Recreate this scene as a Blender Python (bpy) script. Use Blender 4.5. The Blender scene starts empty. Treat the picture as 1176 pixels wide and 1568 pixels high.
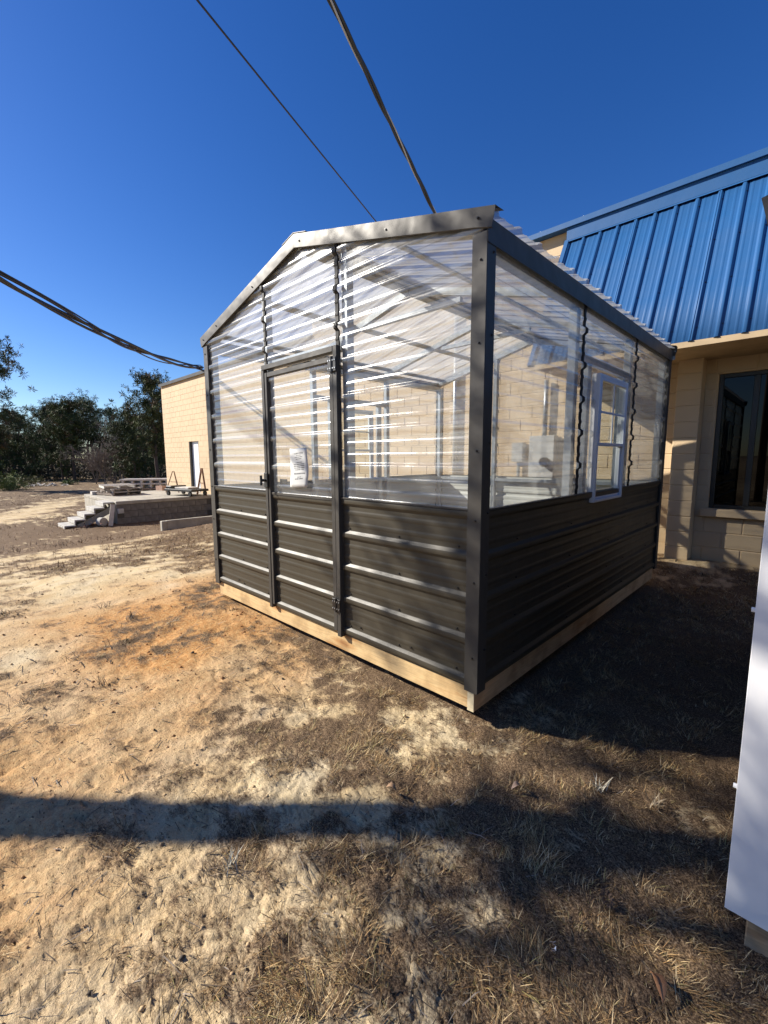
import bpy, bmesh, math, random
import numpy as np
from mathutils import Vector, Matrix

sc = bpy.context.scene
COL = sc.collection
R = math.radians
random.seed(7)
rng = np.random.default_rng(11)

# ------------------------------------------------------------------ camera
YAW, PITCH, ROLL = -0.7746, -0.1248, -0.0048
CAM = Vector((1.2093, -1.9328, 1.3719))
fwd = Vector((math.sin(YAW)*math.cos(PITCH), math.cos(YAW)*math.cos(PITCH), math.sin(PITCH)))
rgt0 = Vector((math.cos(YAW), -math.sin(YAW), 0)); up0 = rgt0.cross(fwd)
rgt = rgt0*math.cos(ROLL)+up0*math.sin(ROLL); upv = up0*math.cos(ROLL)-rgt0*math.sin(ROLL)
cd = bpy.data.cameras.new('camera'); cam = bpy.data.objects.new('camera', cd); COL.objects.link(cam)
M4 = Matrix.Identity(4)
for i in range(3):
    M4[i][0] = rgt[i]; M4[i][1] = upv[i]; M4[i][2] = -fwd[i]; M4[i][3] = CAM[i]
cam.matrix_world = M4
cd.sensor_fit = 'HORIZONTAL'; cd.sensor_width = 36; cd.lens = 670.68/1176*36
cd.clip_start = 0.05; cd.clip_end = 3000
sc.camera = cam

# ------------------------------------------------------------------ sky, sun, exposure
SUN_TO = Vector((-0.84, -0.54, 0)).normalized()
ELEV = R(30.5)
w = bpy.data.worlds.new('World'); sc.world = w; w.use_nodes = True
nt = w.node_tree; bg = nt.nodes['Background']
sky = nt.nodes.new('ShaderNodeTexSky'); sky.sky_type = 'NISHITA'; sky.sun_disc = False
sky.sun_elevation = ELEV; sky.sun_rotation = math.atan2(SUN_TO.x, SUN_TO.y)
sky.air_density = 1.0; sky.dust_density = 0.25; sky.ozone_density = 4.5; sky.altitude = 100
hs = nt.nodes.new('ShaderNodeHueSaturation'); hs.inputs['Saturation'].default_value = 1.27; hs.inputs['Hue'].default_value = .515
nt.links.new(sky.outputs[0], hs.inputs['Color']); nt.links.new(hs.outputs[0], bg.inputs[0]); bg.inputs[1].default_value = 0.073
sl = bpy.data.lights.new('sun', 'SUN'); sl.energy = 5.0; sl.angle = R(0.53); sl.color = (1.0, 0.93, 0.82)
sun = bpy.data.objects.new('sun', sl); COL.objects.link(sun)
sdir = Vector((SUN_TO.x*math.cos(ELEV), SUN_TO.y*math.cos(ELEV), math.sin(ELEV)))
sun.rotation_euler = sdir.to_track_quat('Z', 'Y').to_euler(); sun.location = (-8, -8, 12)
vs = sc.view_settings; vs.view_transform = 'Standard'; vs.look = 'None'; vs.gamma = 1; vs.use_curve_mapping = False
vs.exposure = 0.95
sc.cycles.max_bounces = 10; sc.cycles.transparent_max_bounces = 40
sc.cycles.glossy_bounces = 4; sc.cycles.diffuse_bounces = 3; sc.cycles.caustics_reflective = False
sc.cycles.sample_clamp_indirect = 6.0; sc.cycles.sample_clamp_direct = 5.0

# ------------------------------------------------------------------ helpers
def link(o): COL.objects.link(o); return o
def empty(name, loc=(0, 0, 0)):
    o = bpy.data.objects.new(name, None); o.location = loc; o.empty_display_size = .2; return link(o)
def tag(o, label=None, cat=None, group=None, kind=None):
    if label: o['label'] = label
    if cat: o['category'] = cat
    if group: o['group'] = group
    if kind: o['kind'] = kind
    return o
class MB:
    def __init__(s): s.v = []; s.f = []
    def add(s, vs, fs):
        n = len(s.v); s.v += [tuple(v) for v in vs]; s.f += [tuple(i+n for i in f) for f in fs]; return s
    def box(s, a, b):
        x0, y0, z0 = a; x1, y1, z1 = b
        return s.add([(x0,y0,z0),(x1,y0,z0),(x1,y1,z0),(x0,y1,z0),(x0,y0,z1),(x1,y0,z1),(x1,y1,z1),(x0,y1,z1)],
                     [(3,2,1,0),(4,5,6,7),(0,1,5,4),(1,2,6,5),(2,3,7,6),(3,0,4,7)])
    def cbox(s, a, b, c=.003):                       # chamfered box
        bm = bmesh.new(); bmesh.ops.create_cube(bm, size=1)
        for v in bm.verts: v.co = Vector(((a[0]+b[0])/2+v.co.x*(b[0]-a[0]), (a[1]+b[1])/2+v.co.y*(b[1]-a[1]), (a[2]+b[2])/2+v.co.z*(b[2]-a[2])))
        c = min(c, .45*min(abs(b[i]-a[i]) for i in range(3)))
        bmesh.ops.bevel(bm, geom=bm.edges[:], offset=c, segments=1, affect='EDGES')
        bm.verts.index_update()
        s.add([v.co[:] for v in bm.verts], [[v.index for v in f.verts] for f in bm.faces]); bm.free(); return s
    def bar(s, p, q, w, h, up=(0, 0, 1)):            # box from p to q, w across, h along up
        p = Vector(p); q = Vector(q); d = (q-p).normalized(); u = Vector(up); a = d.cross(u).normalized(); u = a.cross(d).normalized()
        V = []
        for e in (p, q):
            for sa, su in ((-1,-1),(1,-1),(1,1),(-1,1)): V.append(e+a*sa*w/2+u*su*h/2)
        return s.add(V, [(0,1,2,3),(7,6,5,4),(0,4,5,1),(1,5,6,2),(2,6,7,3),(3,7,4,0)])
    def tube(s, pts, rad, n=6, cap=True):
        pts = [Vector(p) for p in pts]; k = len(pts); rad = rad if hasattr(rad, '__len__') else [rad]*k
        n0 = len(s.v); ref = Vector((0, 0, 1))
        for i, p in enumerate(pts):
            d = (pts[min(i+1, k-1)]-pts[max(i-1, 0)]).normalized()
            r_ = ref if abs(d.dot(ref)) < .95 else Vector((1, 0, 0))
            a = d.cross(r_).normalized(); b = d.cross(a)
            for j in range(n):
                t = 2*math.pi*j/n; s.v.append(tuple(p+(a*math.cos(t)+b*math.sin(t))*rad[i]))
        for i in range(k-1):
            for j in range(n):
                s.f.append((n0+i*n+j, n0+i*n+(j+1) % n, n0+(i+1)*n+(j+1) % n, n0+(i+1)*n+j))
        if cap: s.f.append(tuple(n0+j for j in range(n))); s.f.append(tuple(n0+(k-1)*n+j for j in reversed(range(n))))
        return s
    def build(s, name, mat, parent=None, smooth=False, loc=None):
        me = bpy.data.meshes.new(name); me.from_pydata(s.v, [], s.f); me.update()
        bm = bmesh.new(); bm.from_mesh(me); bmesh.ops.recalc_face_normals(bm, faces=bm.faces[:]) if not getattr(s, 'keep', False) else None
        bm.to_mesh(me); bm.free()
        if smooth: me.polygons.foreach_set('use_smooth', [True]*len(me.polygons))
        o = bpy.data.objects.new(name, me); me.materials.append(mat); link(o)
        if parent: o.parent = parent
        if loc: o.location = loc
        return o
def sheet(name, rows, mat, parent, solid=0):           # grid of quads: rows of equal length
    n = len(rows[0]); m = MB(); m.keep = True
    m.v = [tuple(p) for r in rows for p in r]
    for i in range(len(rows)-1):
        for j in range(n-1):
            m.f.append((i*n+j, i*n+j+1, (i+1)*n+j+1, (i+1)*n+j))
    o = m.build(name, mat, parent, True)
    if solid:
        md = o.modifiers.new('thickness', 'SOLIDIFY'); md.thickness = solid; md.offset = 0
    return o
def copy_tree(o, parent=None):
    c = o.copy(); link(c); c.parent = parent
    for ch in list(o.children): copy_tree(ch, c)
    return c
def at(px, depth, z):                                   # ground spot seen at picture column px, depth metres away
    f2 = Vector((math.sin(YAW), math.cos(YAW), 0)); r2 = Vector((math.cos(YAW), -math.sin(YAW), 0))
    p = CAM+f2*depth+r2*depth*(px-588)/676; return Vector((p.x, p.y, z))

# ------------------------------------------------------------------ numpy noise
def vnoise(x, y, seed=0):
    xi = np.floor(x).astype(np.int64); yi = np.floor(y).astype(np.int64); fx = x-xi; fy = y-yi
    fx = fx*fx*fx*(fx*(fx*6-15)+10); fy = fy*fy*fy*(fy*(fy*6-15)+10)
    def h(a, b):
        n = (a*374761393+b*668265263+seed*974711) & 0xffffffff
        n = ((n ^ (n >> 13))*1274126177) & 0xffffffff
        return ((n ^ (n >> 16)) & 0xffff)/65535.0
    return (h(xi, yi)*(1-fx)+h(xi+1, yi)*fx)*(1-fy)+(h(xi, yi+1)*(1-fx)+h(xi+1, yi+1)*fx)*fy
def fbm(x, y, seed=0, oct=4):
    s = 0; a = .5; t = 0
    for k in range(oct):
        s = s+a*vnoise(x, y, seed+k*17); t += a; a *= .5; x = x*2.03+3.1; y = y*2.03+1.7
    return s/t
def sstep(a, b, x): t = np.clip((x-a)/(b-a), 0, 1); return t*t*(3-2*t)

# ------------------------------------------------------------------ materials
def mat(name):
    m = bpy.data.materials.new(name); m.use_nodes = True; n = m.node_tree.nodes; l = m.node_tree.links
    return m, n, l, n['Principled BSDF']
def noise(n, l, scale, detail=4, vec=None, rough=.55, dist=0):
    t = n.new('ShaderNodeTexNoise'); t.inputs['Scale'].default_value = scale; t.inputs['Detail'].default_value = detail
    t.inputs['Roughness'].default_value = rough; t.inputs['Distortion'].default_value = dist
    if vec is not None: l.new(vec, t.inputs['Vector'])
    return t
def objvec(n, l, scale=(1, 1, 1), kind='Object'):
    c = n.new('ShaderNodeTexCoord'); mp = n.new('ShaderNodeMapping'); mp.inputs['Scale'].default_value = scale
    l.new(c.outputs[kind], mp.inputs['Vector']); return mp.outputs['Vector']
def ramp(n, l, fac, stops):
    r_ = n.new('ShaderNodeValToRGB'); e = r_.color_ramp.elements
    e[0].position, e[0].color = stops[0][0], (*stops[0][1], 1); e[1].position, e[1].color = stops[-1][0], (*stops[-1][1], 1)
    for p, c in stops[1:-1]:
        k = e.new(p); k.color = (*c, 1)
    l.new(fac, r_.inputs['Fac']); return r_.outputs['Color']
def mixc(n, l, fac, a, b, mode='MIX'):
    m = n.new('ShaderNodeMix'); m.data_type = 'RGBA'; m.blend_type = mode
    for s_, v in ((m.inputs[0], fac), (m.inputs[6], a), (m.inputs[7], b)):
        if isinstance(v, (int, float)): s_.default_value = v
        elif isinstance(v, tuple): s_.default_value = (*v, 1)
        else: l.new(v, s_)
    return m.outputs[2]
def bump(n, l, h, strength, dist, b, normal=None):
    k = n.new('ShaderNodeBump'); k.inputs['Strength'].default_value = strength; k.inputs['Distance'].default_value = dist
    l.new(h, k.inputs['Height'])
    if normal is not None: l.new(normal, k.inputs['Normal'])
    if b is not None: l.new(k.outputs['Normal'], b.inputs['Normal'])
    return k.outputs['Normal']
def simple(name, col, rough=.6, metal=0, var=.15, vs_=6, bs=0, bscale=40, spec=.5):
    m, n, l, b = mat(name); v = objvec(n, l)
    t = noise(n, l, vs_, 6, v)
    c = ramp(n, l, t.outputs['Fac'], [(.25, tuple(k*(1-var) for k in col)), (.75, tuple(min(1, k*(1+var)) for k in col))])
    l.new(c, b.inputs['Base Color']); b.inputs['Roughness'].default_value = rough; b.inputs['Metallic'].default_value = metal
    b.inputs['Specular IOR Level'].default_value = spec
    if bs: bump(n, l, noise(n, l, bscale, 5, v).outputs['Fac'], bs, .01, b)
    return m
def painted_metal(name, col, rough=.33, wav=.12, dirt=.25, metal=0., spec=.5):
    m, n, l, b = mat(name); v = objvec(n, l)
    t = noise(n, l, 3, 6, v); t2 = noise(n, l, 6, 3, v); b.inputs['Metallic'].default_value = metal; b.inputs['Specular IOR Level'].default_value = spec
    f = n.new('ShaderNodeMath'); f.operation = 'MULTIPLY'; l.new(t.outputs['Fac'], f.inputs[0]); f.inputs[1].default_value = dirt
    c = mixc(n, l, f.outputs[0], col, tuple(min(1, k*.75+.03) for k in col))
    l.new(c, b.inputs['Base Color'])
    r_ = n.new('ShaderNodeMapRange'); l.new(t2.outputs['Fac'], r_.inputs[0]); r_.inputs[3].default_value = rough-.07; r_.inputs[4].default_value = rough+.1
    l.new(r_.outputs[0], b.inputs['Roughness'])
    if wav: bump(n, l, noise(n, l, 5, 2, v).outputs['Fac'], wav, .03, b)
    return m
BROWN = painted_metal('bronze_painted_steel', (.054, .046, .032), .40, .12, .4, 0, .22)
TRIMB = painted_metal('bronze_trim_steel', (.060, .055, .048), .45, .3, .25, .1, .26)
def two_face(m, col):                              # painted outside, pale primer on the inside
    n = m.node_tree.nodes; l = m.node_tree.links; b = n['Principled BSDF']; g = n.new('ShaderNodeNewGeometry'); src = b.inputs['Base Color'].links[0].from_socket
    l.new(mixc(n, l, g.outputs['Backfacing'], src, col), b.inputs['Base Color'])
two_face(BROWN, (.52, .53, .50))
CLOSURE = simple('black_foam', (.018, .017, .016), .7)
BLUE = painted_metal('blue_painted_steel', (.012, .088, .245), .52, .08, .5, 0, .3)
WHITE = painted_metal('white_painted_steel', (.76, .765, .77), .35, .14, .25)
VINYL = simple('white_vinyl', (.78, .79, .80), .4, 0, .03)
GALV = simple('galvanised_steel', (.38, .40, .42), .42, .7, .25, 18)
BLACK = simple('black_metal', (.012, .012, .013), .4)
SCREW = simple('screw_paint', (.03, .027, .025), .4)
CONC = simple('weathered_concrete', (.36, .33, .27), .9, 0, .3, 4, .4, 30)
DARKB = simple('dark_grey_block', (.17, .155, .135), .95, 0, .45, 5, .6, 45)  # mottled grey, darker than the concrete
GREYBOX = simple('grey_enclosure_paint', (.42, .43, .43), .45)
BARK = simple('bark', (.085, .062, .045), .95, 0, .4, 8, .8, 25)
POLEW = simple('weathered_pole_wood', (.14, .10, .07), .9, 0, .3, 6, .4, 30)
OLDWOOD = simple('weathered_board', (.24, .19, .15), .9, 0, .4, 5, .4, 30)
PALEWOOD = simple('sun_bleached_board', (.55, .51, .45), .9, 0, .25, 5, .3, 30)
RUST = simple('rusty_steel', (.16, .075, .04), .85, 0, .4, 12)
CABLE = simple('cable_sheath', (.02, .02, .022), .55)
CABLEG = simple('bare_aluminium_strand', (.45, .44, .43), .45, .6)
def make_tan(name, col):
    m, n, l, b = mat(name); v = objvec(n, l)
    oi = n.new('ShaderNodeObjectInfo')
    g = n.new('ShaderNodeNewGeometry'); wv = n.new('ShaderNodeMapping'); l.new(g.outputs['Position'], wv.inputs['Vector'])
    t = noise(n, l, 1.2, 6, wv.outputs['Vector']); t2 = noise(n, l, 60, 4, v)
    c = ramp(n, l, t.outputs['Fac'], [(.25, tuple(k*.88 for k in col)), (.75, tuple(k*1.06 for k in col))])
    r_ = n.new('ShaderNodeMapRange'); l.new(oi.outputs['Random'], r_.inputs[0]); r_.inputs[3].default_value = .0; r_.inputs[4].default_value = .06
    c = mixc(n, l, r_.outputs[0], c, tuple(k*.45 for k in col))
    l.new(c, b.inputs['Base Color']); b.inputs['Roughness'].default_value = .8
    bump(n, l, t2.outputs['Fac'], .5, .006, b); return m
TAN = make_tan('tan_block_paint', (.60, .45, .28))
TANM = simple('tan_mortar', (.53, .395, .235), .9, 0, .1, 8, .3, 60)
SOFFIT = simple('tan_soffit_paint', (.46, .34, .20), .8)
def make_wood(name, c1, c2, axis):
    m, n, l, b = mat(name); sc_ = [26, 26, 26]; sc_[axis] = 1.3
    v = objvec(n, l, tuple(sc_))
    t = noise(n, l, 1.0, 5, v, .6, .8)
    c = ramp(n, l, t.outputs['Fac'], [(.3, c2), (.42, c1), (.5, tuple(k*.78 for k in c1)), (.56, c1), (.66, tuple(k*.72 for k in c1)), (.75, c1)]); dd = noise(n, l, 5, 6, objvec(n, l)); c = mixc(n, l, .6, c, ramp(n, l, dd.outputs['Fac'], [(.36, (.5, .42, .34)), (.55, (1, 1, 1))]), 'MULTIPLY')
    ks = [7, 7, 7]; ks[axis] = 1.5
    vo = n.new('ShaderNodeTexVoronoi'); l.new(objvec(n, l, tuple(ks)), vo.inputs['Vector']); vo.inputs['Scale'].default_value = 1
    k = ramp(n, l, vo.outputs['Distance'], [(.05, (.16, .07, .035)), (.10, (.55, .36, .22)), (.17, (.85, .7, .56)), (.26, (1, 1, 1))])
    c = mixc(n, l, .9, c, k, 'MULTIPLY')
    l.new(c, b.inputs['Base Color']); b.inputs['Roughness'].default_value = .75
    bump(n, l, t.outputs['Fac'], .25, .004, b); return m
WOODX = make_wood('pine_lumber_along_front', (.64, .45, .22), (.43, .25, .10), 0)
WOODY = make_wood('pine_lumber_along_side', (.60, .40, .22), (.42, .24, .11), 1)
WOODE = simple('pine_end_grain', (.62, .52, .33), .85, 0, .2, 30)
PLY = simple('plywood_deck', (.45, .33, .2), .8)

def two_sided(n, l, fr, ior):                      # the same reflectance from either side of a thin sheet
    g = n.new('ShaderNodeNewGeometry'); q = n.new('ShaderNodeMapRange'); l.new(g.outputs['Backfacing'], q.inputs[0])
    q.inputs[3].default_value = ior; q.inputs[4].default_value = 1/ior; l.new(q.outputs[0], fr.inputs['IOR'])
def make_clear(name, h0, h1, gr):
    m, n, l, b = mat(name); n.remove(b); out = n['Material Output']
    v = objvec(n, l, (1, 1, 1)); wv = noise(n, l, 7, 3, v); nrm = bump(n, l, wv.outputs['Fac'], .10, .02, None)
    tr = n.new('ShaderNodeBsdfTransparent'); tr.inputs[0].default_value = (.93, .945, .94, 1)
    gl = n.new('ShaderNodeBsdfGlossy'); gl.inputs['Roughness'].default_value = gr; gl.inputs['Color'].default_value = (.72, .73, .74, 1); l.new(nrm, gl.inputs['Normal'])
    fr = n.new('ShaderNodeFresnel'); fr.inputs['IOR'].default_value = 1.58; l.new(nrm, fr.inputs['Normal'])
    two_sided(n, l, fr, 1.58); mu = n.new('ShaderNodeMath'); mu.operation = 'MULTIPLY'; mu.use_clamp = True; l.new(fr.outputs[0], mu.inputs[0]); mu.inputs[1].default_value = 1.7
    m1 = n.new('ShaderNodeMixShader'); l.new(mu.outputs[0], m1.inputs[0]); l.new(tr.outputs[0], m1.inputs[1]); l.new(gl.outputs[0], m1.inputs[2])
    df = n.new('ShaderNodeBsdfDiffuse'); df.inputs[0].default_value = (.8, .8, .78, 1)
    tl = n.new('ShaderNodeBsdfTranslucent'); tl.inputs[0].default_value = (.8, .8, .78, 1)
    m2 = n.new('ShaderNodeMixShader'); m2.inputs[0].default_value = .5; l.new(df.outputs[0], m2.inputs[1]); l.new(tl.outputs[0], m2.inputs[2])
    m3 = n.new('ShaderNodeMixShader'); l.new(m1.outputs[0], m3.inputs[1]); l.new(m2.outputs[0], m3.inputs[2])
    dn = noise(n, l, 2.5, 5, v); r_ = n.new('ShaderNodeMapRange'); l.new(dn.outputs['Fac'], r_.inputs[0]); r_.inputs[1].default_value = .3; r_.inputs[2].default_value = .7; r_.inputs[3].default_value = h0; r_.inputs[4].default_value = h1
    l.new(r_.outputs[0], m3.inputs[0]); l.new(m3.outputs[0], out.inputs[0]); return m
CLEAR = make_clear('clear_corrugated_polycarbonate', .11, .26, .2)
BACKC = make_clear('clear_back_polycarbonate', .20, .38, .2)
ROOFC = make_clear('clear_roof_polycarbonate', .5, .75, .25)
def make_glass(name, tint, gain=1.0):
    m, n, l, b = mat(name); n.remove(b); out = n['Material Output']
    tr = n.new('ShaderNodeBsdfTransparent'); tr.inputs[0].default_value = (*tint, 1)
    gl = n.new('ShaderNodeBsdfGlossy'); gl.inputs['Roughness'].default_value = .01
    fr = n.new('ShaderNodeFresnel'); fr.inputs['IOR'].default_value = 1.6
    two_sided(n, l, fr, 1.5); mu = n.new('ShaderNodeMath'); mu.operation = 'MULTIPLY'; mu.use_clamp = True; l.new(fr.outputs[0], mu.inputs[0]); mu.inputs[1].default_value = gain
    m1 = n.new('ShaderNodeMixShader'); l.new(mu.outputs[0], m1.inputs[0]); l.new(tr.outputs[0], m1.inputs[1]); l.new(gl.outputs[0], m1.inputs[2]); l.new(m1.outputs[0], out.inputs[0])
    return m
GLASS = make_glass('window_glass', (.9, .93, .93)); TINTED = make_glass('tinted_glass', (.04, .045, .05), .55)

# ------------------------------------------------------------------ terrain
def gz(x, y):
    x = np.asarray(x, float); y = np.asarray(y, float)
    z = -.085+.055*sstep(-1, -3.2, x)*sstep(-1.5, .2, y)
    z = z-.62*sstep(-2.8, -13.5, x)-.16*sstep(-12, -26, x)
    z = z+.085*sstep(3.6, 5.2, y)*sstep(-4, -2, x)
    z = z+.16*np.exp(-((x+9.6)**2/2.2+(y-3.6)**2/3.0))
    return z
def gzf(x, y): return float(gz(x, y))
# ground cover map: (x, y, grass, clay) control points
CP = np.array([(-2.9,-.72,.05,1.0),(-2.2,-.3,.25,.8),(-3.6,-.1,.3,.7),(-1.2,-.4,.35,.6),(-1.9,-1.2,.08,.55),(-2.4,-.5,.1,.9),(-2.0,-.9,.05,.95),(-3.3,-1.0,.1,.75),(-2.4,-1.2,.06,.6),(-1.5,-.9,.12,.7),(-2.87,-.2,.45,.75),(-3.9,-.5,.25,.55),(-2.7,-1.64,.12,.10),(-1.9,-1.5,.08,.25),(-1.2,-1.2,.12,.5),(-2.2,-1.7,.08,.4),(-1.5,-1.8,.06,.5),
    (-1.6,-.5,.30,.45),(-1.0,-.75,.5,.25),(-.9,-.2,.85,.12),(-.4,-.5,.8,.1),(.3,-.3,1.15,.0),(.6,.5,1.4,.0),(.3,1.2,1.4,.0),(.8,1.2,1.4,.0),(.4,2.4,1.4,.0),(1.2,1.5,1.3,.0),(1,3,1.3,.0),(.2,4.6,.5,.2),(-.5,-.9,.68,.12),(0,-1.25,.44,.15),(.26,-1.23,.46,.08),(.1,-1.5,.38,.1),(.5,-1.0,.55,.0),
    (-.5,-1.45,.45,.25),(-.53,-1.82,.15,.6),(-1.0,-1.75,.08,.65),(-.2,-1.75,.36,.25),(.2,-.95,.55,.02),(.6,-1.2,.62,.0),(1,-.64,1.05,.0),(.66,-.04,1.2,.0),(.9,-1.2,.75,.0),(-.05,-1.02,.25,.02),
    (-4.5,.2,.45,.1),(-4.8,-1.2,.35,.12),(-4,-2.2,.25,.15),(-6.5,-.2,.75,.0),(-5.5,-.8,.3,.05),(-6,1,.75,.0),(-8.6,-.4,.45,.0),(-8,1.5,1,.0),(-10.5,.6,1,.0),(-11,-1.5,.95,.0),(-12,2.8,.95,.0),(-15,0,1,.0),(-13,-3,.95,.0),(-19,-1,.5,.1),
    (-25,2,.85,.05),(-30,6,.9,.0),(-40,5,.95,.0),(-30,-8,.9,.0),(2,-4,.8,.1),(-3,-5,.4,.3),(4,4,.8,.1)])
def cover(x, y):
    x = np.asarray(x, float); y = np.asarray(y, float); num = np.zeros(x.shape+(2,)); den = np.zeros(x.shape)
    for px, py, g, c in CP:
        d2 = ((x-px)**2+(y-py)**2)+.02; wgt = d2**-1.6; num += wgt[..., None]*np.array((g, c)); den += wgt
    o = num/den[..., None]; g, c = o[..., 0], o[..., 1]
    n1 = fbm(x*1.3, y*1.3, 3, 4)-.5; n2 = fbm(x*5+9, y*5, 5, 4)-.5; n3 = fbm(x*16, y*16+4, 8, 3)-.5
    g = np.clip(g-.06+n1*.9+n2*1.25+n3*.85, 0, 1); c = np.clip(c*1.18+n1*.7+n2*.45-.02, 0, 1)
    # wheel track of bare sand running past the dock
    wv = .9*(fbm(x*0+2, y*.3, 4, 2)-.5)
    k = (1-sstep(.12, .5, np.abs(x+9.55+wv+.8*n3)))*.6*sstep(2.6, 1.2, y); k2 = (1-sstep(.1, .45, np.abs(x+7.9+wv+.8*n3)))*.55*sstep(1.5, .2, y)
    rd = np.abs((x+20.3+1.62*(y+.4))*.525+wv)     # sandy road crossing farther back
    k3 = (1-sstep(.5, 1.9, rd+1.5*n1))*.6*sstep(6, 2, y)
    k = np.maximum(np.maximum(k, k2), k3)
    return g*(1-k), c*(1-k)+.1*k*(n1+.5), k
def build_ground():
    rr = np.concatenate([[.02, .3, .5, .65], .75*np.power(1.0062, np.arange(0, 330)), 5.77*np.power(1.0165, np.arange(1, 265)), [650, 1100, 1900]])
    a0 = YAW
    aa = np.concatenate([np.linspace(-62, 62, 560), np.linspace(66, 294, 58)])
    aa = np.radians(aa)+a0; na = len(aa)
    RR, AA = np.meshgrid(rr, aa, indexing='ij')
    X = CAM.x+RR*np.sin(AA); Y = CAM.y+RR*np.cos(AA)
    Z = gz(X, Y)
    g, c, k = cover(X, Y)
    lod = lambda wl: 1-sstep(wl*22, wl*70, RR)
    n_big = fbm(X*2.2, Y*2.2, 21, 3)-.5; n_mid = fbm(X*9, Y*9, 22, 3)-.5; n_f = fbm(X*30, Y*30, 23, 3)-.5; n_ff = fbm(X*62+2*n_f, Y*62, 24, 2)-.5; rid = 1-np.abs(2*fbm(X*24+3*n_mid, Y*24, 27, 3)-1)
    Z = Z+n_big*.05*lod(.5)+n_mid*.024*lod(.12)+n_f*.008*lod(.05)+n_ff*.0075*lod(.03)-.006*sstep(.84, .97, rid)*lod(.06)
    # scuffs and foot marks in the sand
    fp = vnoise(X*7+.4*n_mid*8, Y*11, 31); Z -= .012*sstep(.72, .9, fp)*(1-g)*lod(.1)
    Z += .012*g*lod(.12)
    inside = (X > -3.0) & (X < -.02) & (Y > .02) & (Y < 3.62); Z = np.where(inside, np.minimum(Z, -.06), Z)
    V = np.stack([X, Y, Z], -1).reshape(-1, 3)
    i, j = np.meshgrid(np.arange(len(rr)-1), np.arange(na), indexing='ij'); j2 = (j+1) % na
    F = np.stack([i*na+j, i*na+j2, (i+1)*na+j2, (i+1)*na+j], -1).reshape(-1, 4)
    me = bpy.data.meshes.new('ground'); me.vertices.add(len(V)); me.vertices.foreach_set('co', V.astype(np.float32).ravel())
    me.loops.add(F.size); me.loops.foreach_set('vertex_index', F[:, ::-1].astype(np.int32).ravel())
    me.polygons.add(len(F)); me.polygons.foreach_set('loop_start', np.arange(0, F.size, 4, dtype=np.int32)); me.polygons.foreach_set('loop_total', np.full(len(F), 4, np.int32))
    me.update(); me.polygons.foreach_set('use_smooth', np.ones(len(F), bool))
    at_ = me.color_attributes.new('cover', 'FLOAT_COLOR', 'POINT')
    colr = np.stack([g, c, k, np.ones_like(g)], -1).reshape(-1, 4); at_.data.foreach_set('color', colr.astype(np.float32).ravel())
    m, n, l, b = mat('sandy_soil_and_dead_grass')
    ca = n.new('ShaderNodeVertexColor'); ca.layer_name = 'cover'; sp = n.new('ShaderNodeSeparateColor'); l.new(ca.outputs[0], sp.inputs[0])
    v = objvec(n, l); vst = objvec(n, l, (1, 2.2, 1))
    s1 = noise(n, l, 3, 6, v); s2 = noise(n, l, 45, 6, v, .65); s3 = noise(n, l, 170, 4, v, .7); s4 = noise(n, l, 22, 6, vst, .7, 1.5)
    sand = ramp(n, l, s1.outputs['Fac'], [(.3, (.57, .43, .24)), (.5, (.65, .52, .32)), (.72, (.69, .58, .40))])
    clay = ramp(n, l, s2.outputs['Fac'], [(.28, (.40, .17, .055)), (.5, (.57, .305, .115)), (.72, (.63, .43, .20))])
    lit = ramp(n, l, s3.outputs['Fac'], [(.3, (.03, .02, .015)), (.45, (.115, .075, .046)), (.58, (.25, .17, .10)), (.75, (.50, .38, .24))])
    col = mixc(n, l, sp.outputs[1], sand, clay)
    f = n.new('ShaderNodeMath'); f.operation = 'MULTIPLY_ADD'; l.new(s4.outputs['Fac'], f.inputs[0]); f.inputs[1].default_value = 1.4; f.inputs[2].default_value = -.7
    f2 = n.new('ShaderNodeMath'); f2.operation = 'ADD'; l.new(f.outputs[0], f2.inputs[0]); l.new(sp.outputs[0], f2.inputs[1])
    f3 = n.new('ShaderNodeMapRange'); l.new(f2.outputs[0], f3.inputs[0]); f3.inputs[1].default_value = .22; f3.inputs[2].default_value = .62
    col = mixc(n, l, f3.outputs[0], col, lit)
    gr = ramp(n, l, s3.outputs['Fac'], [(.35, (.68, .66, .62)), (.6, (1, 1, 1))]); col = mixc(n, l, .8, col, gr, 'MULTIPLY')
    # scattered specks of dark organic matter
    vo = n.new('ShaderNodeTexVoronoi'); vo.inputs['Scale'].default_value = 26; l.new(vst, vo.inputs['Vector'])
    sk = ramp(n, l, vo.outputs['Distance'], [(.10, (.10, .07, .05)), (.2, (1, 1, 1))])
    col = mixc(n, l, .75, col, sk, 'MULTIPLY')
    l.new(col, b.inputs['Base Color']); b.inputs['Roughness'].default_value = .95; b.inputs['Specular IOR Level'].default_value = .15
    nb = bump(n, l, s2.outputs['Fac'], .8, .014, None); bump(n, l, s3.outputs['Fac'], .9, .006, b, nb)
    me.materials.append(m)
    o = link(bpy.data.objects.new('ground', me)); tag(o, 'sandy ground with orange clay and patches of dead grass', None, None, 'structure')
build_ground()

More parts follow.
